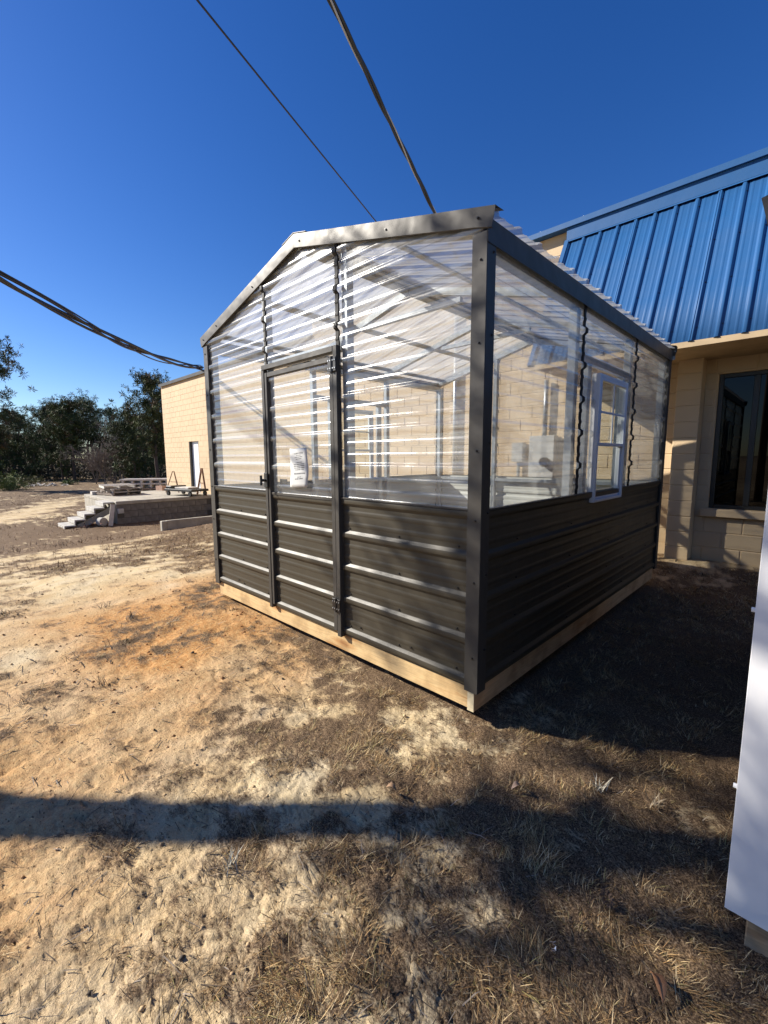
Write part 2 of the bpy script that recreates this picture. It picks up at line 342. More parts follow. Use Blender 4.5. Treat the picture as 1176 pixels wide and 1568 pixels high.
def mesh_np(name, V, loops, starts, totals, cols, material):
    me = bpy.data.meshes.new(name); me.vertices.add(len(V)); me.vertices.foreach_set('co', V.astype(np.float32).ravel())
    me.loops.add(len(loops)); me.loops.foreach_set('vertex_index', loops.astype(np.int32))
    me.polygons.add(len(starts)); me.polygons.foreach_set('loop_start', starts.astype(np.int32)); me.polygons.foreach_set('loop_total', totals.astype(np.int32))
    me.update()
    if cols is not None:
        a = me.color_attributes.new('tint', 'FLOAT_COLOR', 'POINT'); c4 = np.ones((len(V), 4), np.float32); c4[:, :3] = cols; a.data.foreach_set('color', c4.ravel())
    me.materials.append(material); return link(bpy.data.objects.new(name, me))
def tint_mat(name, rough=.8, trans=.0):
    m, n, l, b = mat(name); ca = n.new('ShaderNodeVertexColor'); ca.layer_name = 'tint'; l.new(ca.outputs[0], b.inputs['Base Color'])
    b.inputs['Roughness'].default_value = rough; b.inputs['Specular IOR Level'].default_value = .25
    return m
GRASSM = tint_mat('dead_grass_blades', .75)
def blades(name, P, L, Wd, elev, azi, col, curl=.5):
    n = len(P); d = np.stack([np.cos(azi), np.sin(azi), 0*azi], -1); s = np.stack([-np.sin(azi), np.cos(azi), 0*azi], -1); u = np.array([0, 0, 1.0])
    ce, se = np.cos(elev)[:, None], np.sin(elev)[:, None]; L1 = L[:, None]
    mid = P+(d*ce+u*se)*L1*.55; e2 = elev-curl*rng.random(n)*1.3; tip = mid+(d*np.cos(e2)[:, None]+u*np.sin(e2)[:, None])*L1*.5
    tip[:, 2] = np.maximum(tip[:, 2], P[:, 2]-.005)
    h = s*Wd[:, None]/2
    V = np.stack([P-h, P+h, mid+h*.8, mid-h*.8, tip], 1).reshape(-1, 3)
    b0 = np.arange(n)*5
    lp = np.stack([b0, b0+1, b0+2, b0+3, b0+3, b0+2, b0+4], 1).ravel()
    st = np.stack([np.arange(n)*7, np.arange(n)*7+4], 1).ravel(); tt = np.tile([4, 3], n)
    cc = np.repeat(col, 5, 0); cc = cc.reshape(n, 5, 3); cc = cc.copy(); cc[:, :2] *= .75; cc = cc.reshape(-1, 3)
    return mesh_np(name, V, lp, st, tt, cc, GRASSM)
def sample(n, r0, r1, half, pw=1.2):
    u = rng.random(n); q = 2-pw; r_ = (r0**q+u*(r1**q-r0**q))**(1/q); a = YAW+np.radians((rng.random(n)*2-1)*half)
    return CAM.x+r_*np.sin(a), CAM.y+r_*np.cos(a), r_
def outside(x, y):
    gh = (x > -3.06) & (x < .03) & (y > -.02) & (y < 3.7); bd = (y > 4.8); sh = (x > 1.15) & (y > -.42) & (y < 3.2)
    dk = (x > -19) & (x < -14) & (y > 1.8); return ~(gh | bd | sh | dk)
def pal(n, g):
    base = np.array([(.40, .255, .115), (.52, .385, .20), (.25, .145, .06), (.62, .49, .29), (.12, .075, .035), (.33, .28, .11)])
    pr = [.28, .20, .22, .09, .15, .06]; c = base[rng.choice(6, n, p=pr)]; return c*(.75+.5*rng.random((n, 1)))
def build_grass():
    x, y, r_ = sample(900000, .75, 11, 62, 1.35)
    g, c, k = cover(x, y); cl = fbm(x*7, y*7, 41, 3)
    keep = outside(x, y) & (rng.random(len(x)) < np.clip((g-.28)*1.5, .008, 1)*(.25+1.1*sstep(.35, .65, cl)))
    x, y, r_, g, cl = x[keep], y[keep], r_[keep], g[keep], cl[keep]; n = len(x)
    print('grass blades', n)
    z = gz(x, y)+(fbm(x*2.2, y*2.2, 21, 3)-.5)*.05+(fbm(x*9, y*9, 22, 3)-.5)*.03+.010*g-.004
    L = (.012+.042*rng.random(n)**2.4)*(.7+.6*cl); Wd = (.0012+.0013*rng.random(n))*np.clip(r_/2.2, .9, 3.0)
    el = np.radians(4+50*rng.random(n)**1.5); az = fbm(x*4, y*4, 61, 3)*14+fbm(x*15, y*15, 66, 2)*5+rng.normal(size=n)*.8; L = L*(.55+.9*sstep(.3, .75, fbm(x*11, y*11, 71, 2)))
    P = np.stack([x, y, z], -1); col = pal(n, g)
    # paler, tawnier towards the shed, greyer on the sand
    o = blades('dead_grass', P, L, Wd, el, az, col, .16)
    tag(o, 'short dead brown grass and straw covering the sandy yard', 'grass', None, 'stuff')
build_grass()
def build_far_grass():
    x, y, r_ = sample(150000, 8, 34, 60, 1.1); g, c, k = cover(x, y); cl = fbm(x*1.4, y*1.4, 43, 3)
    keep = outside(x, y) & (rng.random(len(x)) < np.clip((g-.3)*1.5, 0, 1)*(.15+1.0*sstep(.38, .62, cl))); x, y, r_, cl = x[keep], y[keep], r_[keep], cl[keep]; n = len(x)
    L = (.03+.09*rng.random(n)**2)*(.6+.8*cl); Wd = .0035+.0005*r_; col = np.array([(.26, .165, .095), (.34, .235, .14), (.17, .105, .065), (.44, .34, .21), (.10, .07, .045)])[rng.choice(5, n, p=[.3, .22, .22, .12, .14])]*(.75+.5*rng.random((n, 1)))
    o = blades('dead_grass', np.stack([x, y, gz(x, y)], -1), L, Wd, np.radians(15+55*rng.random(n)), rng.random(n)*6.283, col, .2)
    tag(o, 'reddish brown dead grass on the slope around the loading dock', 'grass', None, 'stuff')
build_far_grass()
def build_litter():
    n = 5200; x, y, r_ = sample(n, .8, 9, 60, 1.2); ok = outside(x, y); x, y, r_ = x[ok], y[ok], r_[ok]; n = len(x)
    z = gz(x, y)+(fbm(x*2.2, y*2.2, 21, 3)-.5)*.05+(fbm(x*9, y*9, 22, 3)-.5)*.03+.004
    L = .02+.11*rng.random(n)**2.6; Wd = (.002+.004*rng.random(n))*np.clip(r_/2.5, .8, 2.5); az = rng.normal(.75, 1.1, n)
    col = np.array([(.055, .04, .03), (.09, .065, .045), (.2, .16, .12), (.34, .28, .22)])[rng.choice(4, n, p=[.35, .3, .2, .15])]*(.7+.6*rng.random((n, 1)))
    # low twiggy weed skeletons
    m_ = 210; wx, wy, wr = sample(m_, .9, 9, 60, 1.0); wg, wc, wk = cover(wx, wy); okw = outside(wx, wy) & (wg > .12); wx, wy, wr = wx[okw], wy[okw], wr[okw]; m_ = len(wx); q = 26
    sz = (.02+.055*rng.random(m_)**1.5); bx = np.repeat(wx, q)+rng.normal(size=m_*q)*np.repeat(sz, q)*.35; by = np.repeat(wy, q)+rng.normal(size=m_*q)*np.repeat(sz, q)*.35
    bz = gz(bx, by)+(fbm(bx*2.2, by*2.2, 21, 3)-.5)*.05+(fbm(bx*9, by*9, 22, 3)-.5)*.03+.004
    bl_ = np.repeat(sz, q)*(.5+.9*rng.random(m_*q)); bw_ = (.0013+.0014*rng.random(m_*q))*np.clip(np.repeat(wr, q)/2.3, .9, 3)
    bc = np.array([(.07, .05, .038), (.12, .09, .065), (.24, .19, .14)])[rng.choice(3, m_*q, p=[.5, .32, .18])]*(.7+.6*rng.random((m_*q, 1)))
    x = np.concatenate([x, bx]); y = np.concatenate([y, by]); z = np.concatenate([z, bz]); L = np.concatenate([L, bl_]); Wd = np.concatenate([Wd, bw_]); col = np.concatenate([col, bc])
    az = np.concatenate([az, rng.random(m_*q)*6.283]); ev = np.radians(np.concatenate([2+12*rng.random(n), 8+55*rng.random(m_*q)])); n = len(x)
    o = blades('twig_litter', np.stack([x, y, z], -1), L, Wd, ev, az, col, .3)
    tag(o, 'dark twigs and pine needles scattered over the sand', 'litter', None, 'stuff')
    # clods and pebbles
    n = 5000; x, y, r_ = sample(n, .8, 8, 60, 1.1); g, c, k = cover(x, y); ok = outside(x, y) & (g < .6); x, y, c, r_ = x[ok], y[ok], c[ok], r_[ok]; n = len(x)
    z = gz(x, y)+(fbm(x*2.2, y*2.2, 21, 3)-.5)*.05+(fbm(x*9, y*9, 22, 3)-.5)*.03
    s = (.003+.011*rng.random(n)**4)*np.clip(r_/3, .8, 1.2)
    base = np.array([(1,0,0),(0,1,0),(-1,0,0),(0,-1,0),(0,0,.8),(0,0,-.5)], float)
    V = (base[None]*(.6+.7*rng.random((n, 6, 1))))*s[:, None, None]; V += np.stack([x, y, z+.2*s], -1)[:, None]
    F = np.array([(0,1,4),(1,2,4),(2,3,4),(3,0,4),(1,0,5),(2,1,5),(3,2,5),(0,3,5)]); lp = (F[None]+(np.arange(n)*6)[:, None, None]).ravel()
    col = np.where((rng.random(n) < .10)[:, None], np.array((.07, .055, .04)), np.array((.5, .37, .21))*(1-c[:, None])+np.array((.42, .19, .07))*c[:, None])*(.7+.5*rng.random((n, 1)))
    o = mesh_np('soil_clods', V.reshape(-1, 3), lp, np.arange(n*8)*3, np.full(n*8, 3), np.repeat(col, 6, 0), GRASSM)
    tag(o, 'crumbs of sandy soil and small clods on the ground', 'clods', None, 'stuff')
build_litter()

# ------------------------------------------------------------------ the block building
YW, YP, ZB = 5.10, 4.87, -.03                 # wall face, pilaster face, lowest course
BX, BH = .406, .203
bl = empty('block_building', (-5, YW, 0))
tag(bl, 'long tan painted concrete block building with blue metal mansard roof', 'building')
BO = Vector((-5, YW, 0))
def bpart(m, name, mt, parent=None, smooth=False):
    m.v = [(v[0]-BO.x, v[1]-BO.y, v[2]-BO.z) for v in m.v]; return m.build(name, mt, parent or bl, smooth)
DX0, DX1, DZ0, DZ1 = -16.30, -15.42, .06, 2.09          # far door
WX0, WX1, WZ0, WZ1 = .255, 1.50, .69, 2.39               # big window
XL, XR, ZT_L, ZT_R, XS = -18.86, 6.0, 4.40, 4.74, -8.2
core = MB()
core.box((XL, YW+.007, -.9), (DX0, YW+.3, ZT_L)); core.box((DX1, YW+.007, -.9), (XS, YW+.3, ZT_L)); core.box((DX0, YW+.007, DZ1), (DX1, YW+.3, ZT_L)); core.box((DX0, YW+.007, -.9), (DX1, YW+.3, DZ0))
core.box((XS, YW+.007, -.5), (WX0, YW+.3, ZT_R)); core.box((WX0, YW+.007, -.5), (WX1, YW+.3, WZ0)); core.box((WX0, YW+.007, WZ1), (WX1, YW+.3, ZT_R)); core.box((WX1, YW+.007, -.5), (XR, YW+.3, ZT_R))
core.box((XL, YW+.31, -.9), (XL+.2, YW+9, ZT_L)); core.box((XR-.2, YW+.31, -.5), (XR, YW+9, ZT_R)); core.box((XL+.2, YW+8.7, -.5), (XR-.2, YW+9, ZT_L))
core.box((-.148, YP+.007, -.3), (.116, YW+.004, 2.60))
bpart(core, 'wall', TAN)
rf = MB(); rf.box((XL+.25, YW+.31, ZT_L-.25), (XR-.25, YW+8.6, ZT_L-.12)); bpart(rf, 'flat_roof', CONC)
blockmesh = {}
def block_mesh(wd):
    k = round(wd, 3)
    if k not in blockmesh:
        o = MB().cbox((-wd/2, 0, 0), (wd/2, .04, BH-.009), .006).build('block', TAN); blockmesh[k] = o.data; bpy.data.objects.remove(o)
    return blockmesh[k]
rest = MB(); nblocks = 0
def put_block(x0, x1, y, z, single):
    global nblocks
    wd = x1-x0-.009
    if wd < .03: return
    if single and nblocks < 292:
        o = link(bpy.data.objects.new('block', block_mesh(wd))); o.parent = bl; o.location = Vector(((x0+x1)/2, y+random.uniform(-.0012, .0012), z+.0045))-BO; nblocks += 1
    else: rest.box((x0+.0045, y+random.uniform(-.001, .001), z+.0045), (x1-.0045, y+.04, z+BH-.0045))
def in_open(a, b, z):
    out = [(a, b)]
    for (ox0, ox1, oz0, oz1) in ((DX0, DX1, DZ0, DZ1), (WX0-.01, WX1+.01, WZ0-.1, WZ1), (-.148, .116, -1, 2.45)):
        if z+BH*.5 > oz0 and z+BH*.5 < oz1:
            nx = []
            for (p, q) in out:
                if q <= ox0 or p >= ox1: nx.append((p, q)); continue
                if p < ox0: nx.append((p, ox0))
                if q > ox1: nx.append((ox1, q))
            out = nx
    return out
# pilaster: one squared block to a course
for k in range(13): put_block(-.153, .121, YP, ZB+k*BH, True)
courses = []
for k in range(-4, 24):
    z = ZB+k*BH; x = XL if k % 2 == 0 else XL-BX/2
    while x < 2.4:
        a, b = max(x, XL), x+BX; x += BX
        top = ZT_L if a < XS else ZT_R
        if z+BH > top+.01 or (a > -12 and k < -1): continue
        for (p, q) in in_open(a, b, z): courses.append((p, q, z, k))
near = [c for c in courses if c[0] > .1 and 0 <= c[3] <= 13] + [c for c in courses if -7.3 < c[0] <= .1 and 4 <= c[3] <= 17]
nearset = set(near)
for c in near: put_block(c[0], c[1], YW, c[2], True)
for c in courses:
    if c not in nearset: put_block(c[0], c[1], YW, c[2], False)
o = bpart(rest, 'block_courses', TAN); tag(o, None, None, None, 'stuff')
# parapet copings
c = MB(); c.cbox((XL-.06, YW-.07, ZT_L+.003), (XS-.003, YW+.36, ZT_L+.06)); c.box((XL-.063, YW-.075, ZT_L-.06), (XS-.003, YW-.055, ZT_L+.045)); bpart(c, 'coping', TRIMB)
c = MB(); c.cbox((XS, YW-.13, ZT_R+.003), (XR, YW+.36, ZT_R+.075), .006); c.box((XS, YW-.15, ZT_R-.005), (XR, YW-.128, ZT_R+.07)); bpart(c, 'coping', BLUE)
for k, x in enumerate((-2.15, -1.5)): bpart(MB().cbox((x, YW-.1, ZT_R+.077), (x+.012, YW-.06, ZT_R+.10), .002), 'coping_cleat', WHITE)
# mansard
MX0, MX1 = -1.70, 6.0; MB0 = Vector((0, 3.97, 2.60)); MT0 = Vector((0, 5.03, 4.56))
md_ = (MT0-MB0); ml = md_.length; mdn = md_.normalized(); mno = Vector((0, -mdn.z, mdn.y))
def ribprof(width, rib=.2286, hh=.019, hm=.004, phase=0.):
    """profile (offset, height) along a ribbed sheet: one major rib each 9 in and two minor ribs between"""
    pts = []
    a, b = 0., width; k0 = int(math.floor((a-phase)/rib))-1
    for k in range(k0, int((b-phase)/rib)+2):
        c0 = phase+k*rib
        for d, h in ((-.0365, 0), (-.0325, 0), (-.0285, .0012), (-.0155, hh-.0015), (-.0115, hh), (.0115, hh), (.0155, hh-.0015), (.0285, .0012), (.0325, 0), (.0365, 0)): pts.append((c0+d, h))
        for mm in (.0762, .1524):
            for d, h in ((-.0195, 0), (-.016, 0), (-.010, hm*.85), (-.004, hm), (.004, hm), (.010, hm*.85), (.016, 0), (.0195, 0)): pts.append((c0+mm+d, h))
    q = sorted(pts); inn = [p for p in q if a < p[0] < b]
    def ev(t):
        for i in range(len(q)-1):
            if q[i][0] <= t <= q[i+1][0]: u = (t-q[i][0])/max(1e-9, q[i+1][0]-q[i][0]); return q[i][1]*(1-u)+q[i+1][1]*u
        return 0
    return [(a, ev(a))]+inn+[(b, ev(b))]
x = MX0; k = 0
while x < MX1-.1:
    wdt = min(.9144, MX1-x); pr = ribprof(wdt-.001, .2286, .026, .0028, .0)
    rows = []
    for t in (0, .33, .66, 1.0): rows.append([Vector((x+s, 0, 0))+MB0+md_*t+mno*(h+.003)-BO for s, h in pr])
    sheet('mansard_panel', rows, BLUE, bl, .0015); x += .9144; k += 1
bpart(MB().bar((MX0, *(MB0-mno*.05)[1:]), (MX0, *(MT0-mno*.05)[1:]), .012, .1, mno), 'mansard_end', BLUE)
bpart(MB().box((MX0-.02, 4.985, 4.56), (MX1, 5.02, ZT_R+.001)).bar((MX0-.02, *(MT0+mno*.035-mdn*.02)[1:]), (MX1, *(MT0+mno*.035-mdn*.02)[1:]), .05, .004, mno), 'mansard_flashing', BLUE)
e_ = MB(); e_.bar((MX0-.012, *(MB0+mdn*.9+mno*.006)[1:]), (MX0-.012, *(MB0+mdn*.901+mno*.006)[1:]), .01, .01)
bpart(MB().bar((MX0-.02, *(MB0+mno*.018)[1:]), (MX0-.02, *(MT0+mno*.018)[1:]), .06, .045, mno), 'mansard_edge_trim', BLUE)
bpart(MB().box((MX0, 3.975, 2.575), (MX1, YW-.005, 2.597)), 'soffit', SOFFIT)
bpart(MB().box((MX0, 3.962, 2.55), (MX1, 3.974, 2.612)), 'soffit_fascia', SOFFIT)
sm = MB()
for rowt in (.08, .36, .64, .92):
    for i in range(11):
        p_ = MB0+md_*rowt+mno*.008; sm.add([(MX0+.2286*i+.03+dx, p_.y-.004, p_.z+dz) for dx, dz in ((-.006, -.006), (.006, -.006), (.006, .006), (-.006, .006))]+[(MX0+.2286*i+.03, p_.y-.012, p_.z+.004)], [(0,1,4),(1,2,4),(2,3,4),(3,0,4)])
o = bpart(sm, 'screws', SCREW); tag(o, None, None, None, 'stuff')
# big dark window
wr = MB().box((WX0-.0, YW+.31, WZ0-.4), (WX1, YW+2.5, WZ0-.35)).box((WX0-.6, YW+2.4, 0), (WX1+.6, YW+2.5, 2.8)); bpart(wr, 'room_shell', BLACK)
fr = MB()
for a, b in (((WX0, YW+.05, WZ0), (WX0+.05, YW+.11, WZ1)), ((WX1-.05, YW+.05, WZ0), (WX1, YW+.11, WZ1)), ((WX0+.05, YW+.05, WZ1-.05), (WX1-.05, YW+.11, WZ1)), ((WX0+.05, YW+.05, WZ0), (WX1-.05, YW+.11, WZ0+.05)), ((WX0+.345, YW+.045, WZ0+.05), (WX0+.405, YW+.105, WZ1-.05))): fr.cbox(a, b, .004)
bw = bpart(fr, 'window', BLACK)
bpart(MB().box((WX0+.05, YW+.075, WZ0+.05), (WX0+.345, YW+.081, WZ1-.05)), 'pane', TINTED, bw)
bpart(MB().box((WX0+.405, YW+.075, WZ0+.05), (WX1-.05, YW+.081, WZ1-.05)), 'pane', TINTED, bw)
BLIND = simple('dark_blind', (.16, .15, .14), .6)
for k in range(46):
    z = WZ0+.06+k*.036
    if k == 0:
        o = MB().bar((-.6, 0, 0), (.6, 0, 0), .03, .003, (0, .5, .8)).build('blind_slat', BLIND, bw); bmesh0 = o.data
    else: o = link(bpy.data.objects.new('blind_slat', bmesh0)); o.parent = bw
    o.location = Vector(((WX0+WX1)/2, YW+.2, z))-BO
sill = MB().cbox((WX0-.075, YW-.07, WZ0-.105), (WX1+.08, YW+.05, WZ0-.004), .008); bpart(sill, 'window_sill', TAN)
# far door
bpart(MB().box((DX0+.003, YW+.10, DZ0), (DX1-.003, YW+.15, DZ1-.003)), 'door', VINYL)
bpart(MB().box((DX0, YW+.012, DZ0), (DX0+.06, YW+.09, DZ1)).box((DX1-.05, YW+.012, DZ0), (DX1, YW+.09, DZ1)).box((DX0+.06, YW+.012, DZ1-.05), (DX1-.05, YW+.09, DZ1)), 'door_frame', TRIMB)

# electrical gear on the wall behind the greenhouse
mb_ = empty('meter_cabinet', (-1.95, YW-.01, 1.0)); tag(mb_, 'large grey electric meter cabinet with round meter on tan block wall', 'meter cabinet')
def lp(m, o_, name, mt, par=None, sm_=False):
    m.v = [(v[0]-o_.location.x, v[1]-o_.location.y, v[2]-o_.location.z) for v in m.v]; return m.build(name, mt, par or o_, sm_)
lp(MB().cbox((-2.17, YW-.17, .98), (-1.75, YW-.012, 1.70), .008), mb_, 'case', GREYBOX)
lp(MB().tube([(-1.88, YW-.172, 1.28), (-1.88, YW-.25, 1.28)], .075, 16), mb_, 'meter', BLACK)
lp(MB().tube([(-1.96, YW-.07, 1.70), (-1.96, YW-.07, 2.58)], .035, 10), mb_, 'conduit', GALV, None, True)
sb_ = empty('junction_box', (-2.38, YW-.01, .95)); tag(sb_, 'small grey junction box left of the meter cabinet', 'junction box')
lp(MB().cbox((-2.50, YW-.13, 1.28), (-2.30, YW-.012, 1.60), .006), sb_, 'case', GREYBOX)
lp(MB().tube([(-2.40, YW-.06, .5), (-2.40, YW-.06, 1.28)], .03, 8), sb_, 'conduit', GALV)
ms_ = empty('service_mast', (-3.72, YW-.05, 0)); tag(ms_, 'tall galvanised service conduit running up the tan block wall', 'conduit')
lp(MB().tube([(-3.72, YW-.06, -.05), (-3.72, YW-.06, 4.2)], .045, 10), ms_, 'pipe', GALV, None, True)
lp(MB().tube([(-3.72, YW-.06, 4.2), (-3.71, YW-.1, 4.28), (-3.66, YW-.22, 4.25)], [.055, .065, .05], 10), ms_, 'weatherhead', GREYBOX, None, True)

# ------------------------------------------------------------------ the greenhouse shed
GW, GL = 3.029, 3.641; X1, X2 = -1.983, -1.085; DT = 2.045; RZ = .163; RIB = .2286
WT = 1.098                                        # top of the wainscot sheets
SL = .254; XM = -GW/2
def zr(x): return 2.885-SL*abs(x-XM)              # underside of roof sheets
gh = empty('greenhouse_shed', (0, 0, 0))
tag(gh, 'bronze metal garden shed with clear corrugated plastic upper walls and roof', 'greenhouse')
def gp(m, name, mt, par=None, smooth=False): return m.build(name, mt, par or gh, smooth)
def bev(o, w_=.002):
    md = o.modifiers.new('edge', 'BEVEL'); md.width = w_; md.segments = 1; md.limit_method = 'ANGLE'; return o
# timber skids
gp(MB().cbox((-GW, -.002, 0), (-.042, .034, .135), .004), 'skid_board', WOODX)
gp(MB().cbox((-GW, GL-.034, 0), (-.042, GL, .135), .004), 'skid_board', WOODX)
o = gp(MB().cbox((-.040, -.012, -.004), (.002, GL, .135), .004), 'skid_board', WOODY)
gp(MB().cbox((-GW-.008, -.002, 0), (-GW-.001, GL, .135), .003), 'skid_board', WOODY)
gp(MB().box((-.039, -.0145, -.002), (.001, -.0125, .12)), 'skid_end', WOODE)
for yy in (.9, 1.8, 2.7): gp(MB().box((-GW+.02, yy, .01), (-.05, yy+.04, .13)), 'joist', WOODX)
gp(MB().box((-GW+.01, .04, .137), (-.045, GL-.04, .155)), 'floor_deck', PLY)
for xx in (-.25, -1.5, -2.7):
    for yy in (.3, 3.2): gp(MB().cbox((xx-.15, yy-.1, gzf(xx, yy)-.05), (xx+.15, yy+.1, -.002), .01), 'support_block', DARKB)
# wall sheets -------------------------------------------------
def wall_sheet(name, mt, place, z0, z1, ulim, par=None, solid=0, hh=.019):
    flip = place in (bk_p, lf_p)
    pr = ribprof(z1-z0, RIB, hh, .0028 if mt is BROWN else .005, (RZ-z0) % RIB); rows = []
    for s, h in pr:
        z = z0+s; u0, u1 = ulim(z)
        if u1-u0 < .004:
            u1 = u0+.004
        rows.append([place(u0+(u1-u0)*(1-t if flip else t), z, h) for t in (0, .25, .5, .75, 1)])
    return sheet(name, rows, mt, par or gh, solid)
fr_p = lambda u, z, h: (u, -.005-h, z)
bk_p = lambda u, z, h: (u, GL+.005+h, z)
rt_p = lambda u, z, h: (.005+h, u, z)
lf_p = lambda u, z, h: (-GW-.005-h, u, z)
Zg = .124
wall_sheet('wainscot_panel', BROWN, fr_p, Zg, WT, lambda z: (-GW, X1-.018), None)
wall_sheet('wainscot_panel', BROWN, fr_p, Zg, WT, lambda z: (X2+.018, 0), None)
wall_sheet('wainscot_panel', BROWN, bk_p, Zg, WT, lambda z: (-GW, 0), None)
wall_sheet('wainscot_panel', BROWN, rt_p, Zg, WT, lambda z: (0, GL), None)
wall_sheet('wainscot_panel', BROWN, lf_p, Zg, WT, lambda z: (0, GL), None)
def gab(a, b):
    def f(z):
        t = z+.02; d = max(0, (2.885-t)/SL); return (max(a, XM-d), max(max(a, XM-d), min(b, XM+d)))
    return f
ZT = 2.855
wall_sheet('clear_panel', CLEAR, fr_p, WT-.006, zr(X1)-.02, gab(-GW, X1-.018))
wall_sheet('clear_panel', CLEAR, fr_p, DT+.02, ZT, gab(X1+.006, X2-.006))
wall_sheet('clear_panel', CLEAR, fr_p, WT-.006, zr(X2)-.02, gab(X2+.018, 0))
wall_sheet('clear_panel', BACKC, bk_p, WT-.006, zr(-1.0)-.02, gab(-1.0, 0))
wall_sheet('clear_panel', BACKC, bk_p, WT-.006, ZT, gab(-2.03, -1.0))
wall_sheet('clear_panel', BACKC, bk_p, WT-.006, zr(-2.03)-.02, gab(-GW, -2.03))
Y1, Y2 = 1.225, 2.44; WY0, WY1, WZa, WZb = 1.53, 2.19, 1.02, 1.975
for pf in (rt_p, lf_p):
    CLR = CLEAR
    wall_sheet('clear_panel', CLEAR, pf, WT-.006, 2.46, lambda z: (0, Y1))
    wall_sheet('clear_panel', CLEAR, pf, WT-.006, WZb+.02, lambda z: (Y1, WY0-.03))
    wall_sheet('clear_panel', CLEAR, pf, WT-.006, WZb+.02, lambda z: (WY1+.03, Y2))
    wall_sheet('clear_panel', CLEAR, pf, WZb+.02, 2.46, lambda z: (Y1, Y2))
    wall_sheet('clear_panel', CLEAR, pf, WT-.006, 2.46, lambda z: (Y2, GL))
# dark closure strips that follow the ribs at the sheet joints
def closure(place, u, z0, z1, wd):
    pr = ribprof(z1-z0, RIB, .019, .004, (RZ-z0) % RIB); m = MB(); n = len(pr)
    for s, h in pr:
        for du in (-wd/2, wd/2):
            for dh in (-.003, .009): m.v.append(place(u+du, z0+s, h+dh))
    for i in range(n-1):
        a, b = i*4, (i+1)*4
        for p_, q_ in ((0, 1), (1, 3), (3, 2), (2, 0)): m.f.append((a+p_, a+q_, b+q_, b+p_))
    return gp(m, 'closure_strip', CLOSURE)
closure(fr_p, X1+.004, DT+.03, zr(X1)-.05, .026); closure(fr_p, X2-.004, DT+.03, zr(X2)-.05, .03)
for u in (Y1, Y2): closure(rt_p, u+.03, WT, 2.40, .024); closure(lf_p, u+.03, WT, 2.40, .024)
closure(bk_p, -1.0, WT, zr(-1.0)-.05, .026); closure(bk_p, -2.03, WT, zr(-2.03)-.05, .026)
# frame tubes
T = .057
def tubev(x, y, z0, z1, name='post'): return bev(gp(MB().box((x-T/2, y-T/2, z0), (x+T/2, y+T/2, z1)), name, GALV), .004)
for x, y in ((-.04, .04), (-GW+.04, .04), (-.04, GL-.04), (-GW+.04, GL-.04)): tubev(x, y, .156, 2.40)
for x in (X1-.03, X2+.045): tubev(x, .038, .156, zr(x)-.07, 'stud')
for x in (-1.0, -2.03): tubev(x, GL-.038, .156, zr(x)-.07, 'stud')
for x in (-.038, -GW+.038):
    for y in (Y1-.02, Y2-.02, WY0-.075, WY1+.075): tubev(x, y, .156, 2.36 if y in (Y1-.02, Y2-.02) else WZb+.06, 'stud')
    for z in (WZb+.062, 1.05):
        gp(MB().box((x-T/2+.004, Y1+.01, z), (x+T/2-.004, Y2-.05, z+.05)), 'girt', GALV)
    gp(MB().box((x-T/2, .07, 2.365), (x+T/2, GL-.07, 2.42)), 'top_rail', GALV)
    for z in (1.03,):
        gp(MB().box((x-.02, .07, z), (x+.02, Y1-.05, z+.04)), 'girt', GALV); gp(MB().box((x-.02, Y2+.01, z), (x+.02, GL-.07, z+.04)), 'girt', GALV)
for x0, x1 in ((-GW+.07, X1-.06), (X2+.075, -.07)): gp(MB().box((x0, .018, 1.03), (x1, .058, 1.07)), 'girt', GALV)
gp(MB().box((-GW+.07, GL-.058, 1.03), (-.07, GL-.018, 1.07)), 'girt', GALV)
gp(MB().box((X1, .012, DT+.03), (X2+.015, .065, DT+.085)), 'header', GALV)
for y in (.04, Y1-.02, Y2-.02, GL-.04):
    for s in (-1, 1):
        gp(MB().bar((XM+s*.01, y, zr(XM)-.045), (XM+s*(GW/2-.03), y, zr(XM+s*(GW/2-.03))-.045), T, T), 'rafter', GALV)
    if y not in (.04, GL-.04): gp(MB().bar((XM-.55, y, zr(XM-.55)-.10), (XM+.55, y, zr(XM+.55)-.10), .04, .04), 'collar_tie', GALV)
for s in (-1, 1):
    for d in (.06, .75, 1.42):
        x = XM+s*d; gp(MB().bar((x, .0, zr(x)-.008), (x, GL, zr(x)-.008), .07, .012, (SL*s, 0, 1)), 'purlin', GALV)
# roof sheets: ribs run from ridge to eave
for s in (-1, 1):
    y = -.02
    while y < GL+.02:
        wd = min(.9144, GL+.03-y); pr = ribprof(wd-.001, RIB, .019, .004, .02); rows = []
        for d in (.0, .4, .8, 1.2, GW/2+.055):
            x = XM+s*d; nx, nz = s*SL/math.hypot(1, SL), 1/math.hypot(1, SL)
            rows.append([(x+nx*h, y+q, zr(x)+.004+nz*h+(0 if y < .5 else .001)) for q, h in pr])
        sheet('roof_panel', rows, ROOFC, gh); y += .9144
gp(MB().bar((XM-.07, -.04, zr(XM)+.017), (XM-.07, GL+.04, zr(XM)+.017), .15, .003, (-SL, 0, 1)).bar((XM+.07, -.04, zr(XM)+.017), (XM+.07, GL+.04, zr(XM)+.017), .15, .003, (SL, 0, 1)), 'ridge_cap', TRIMB)
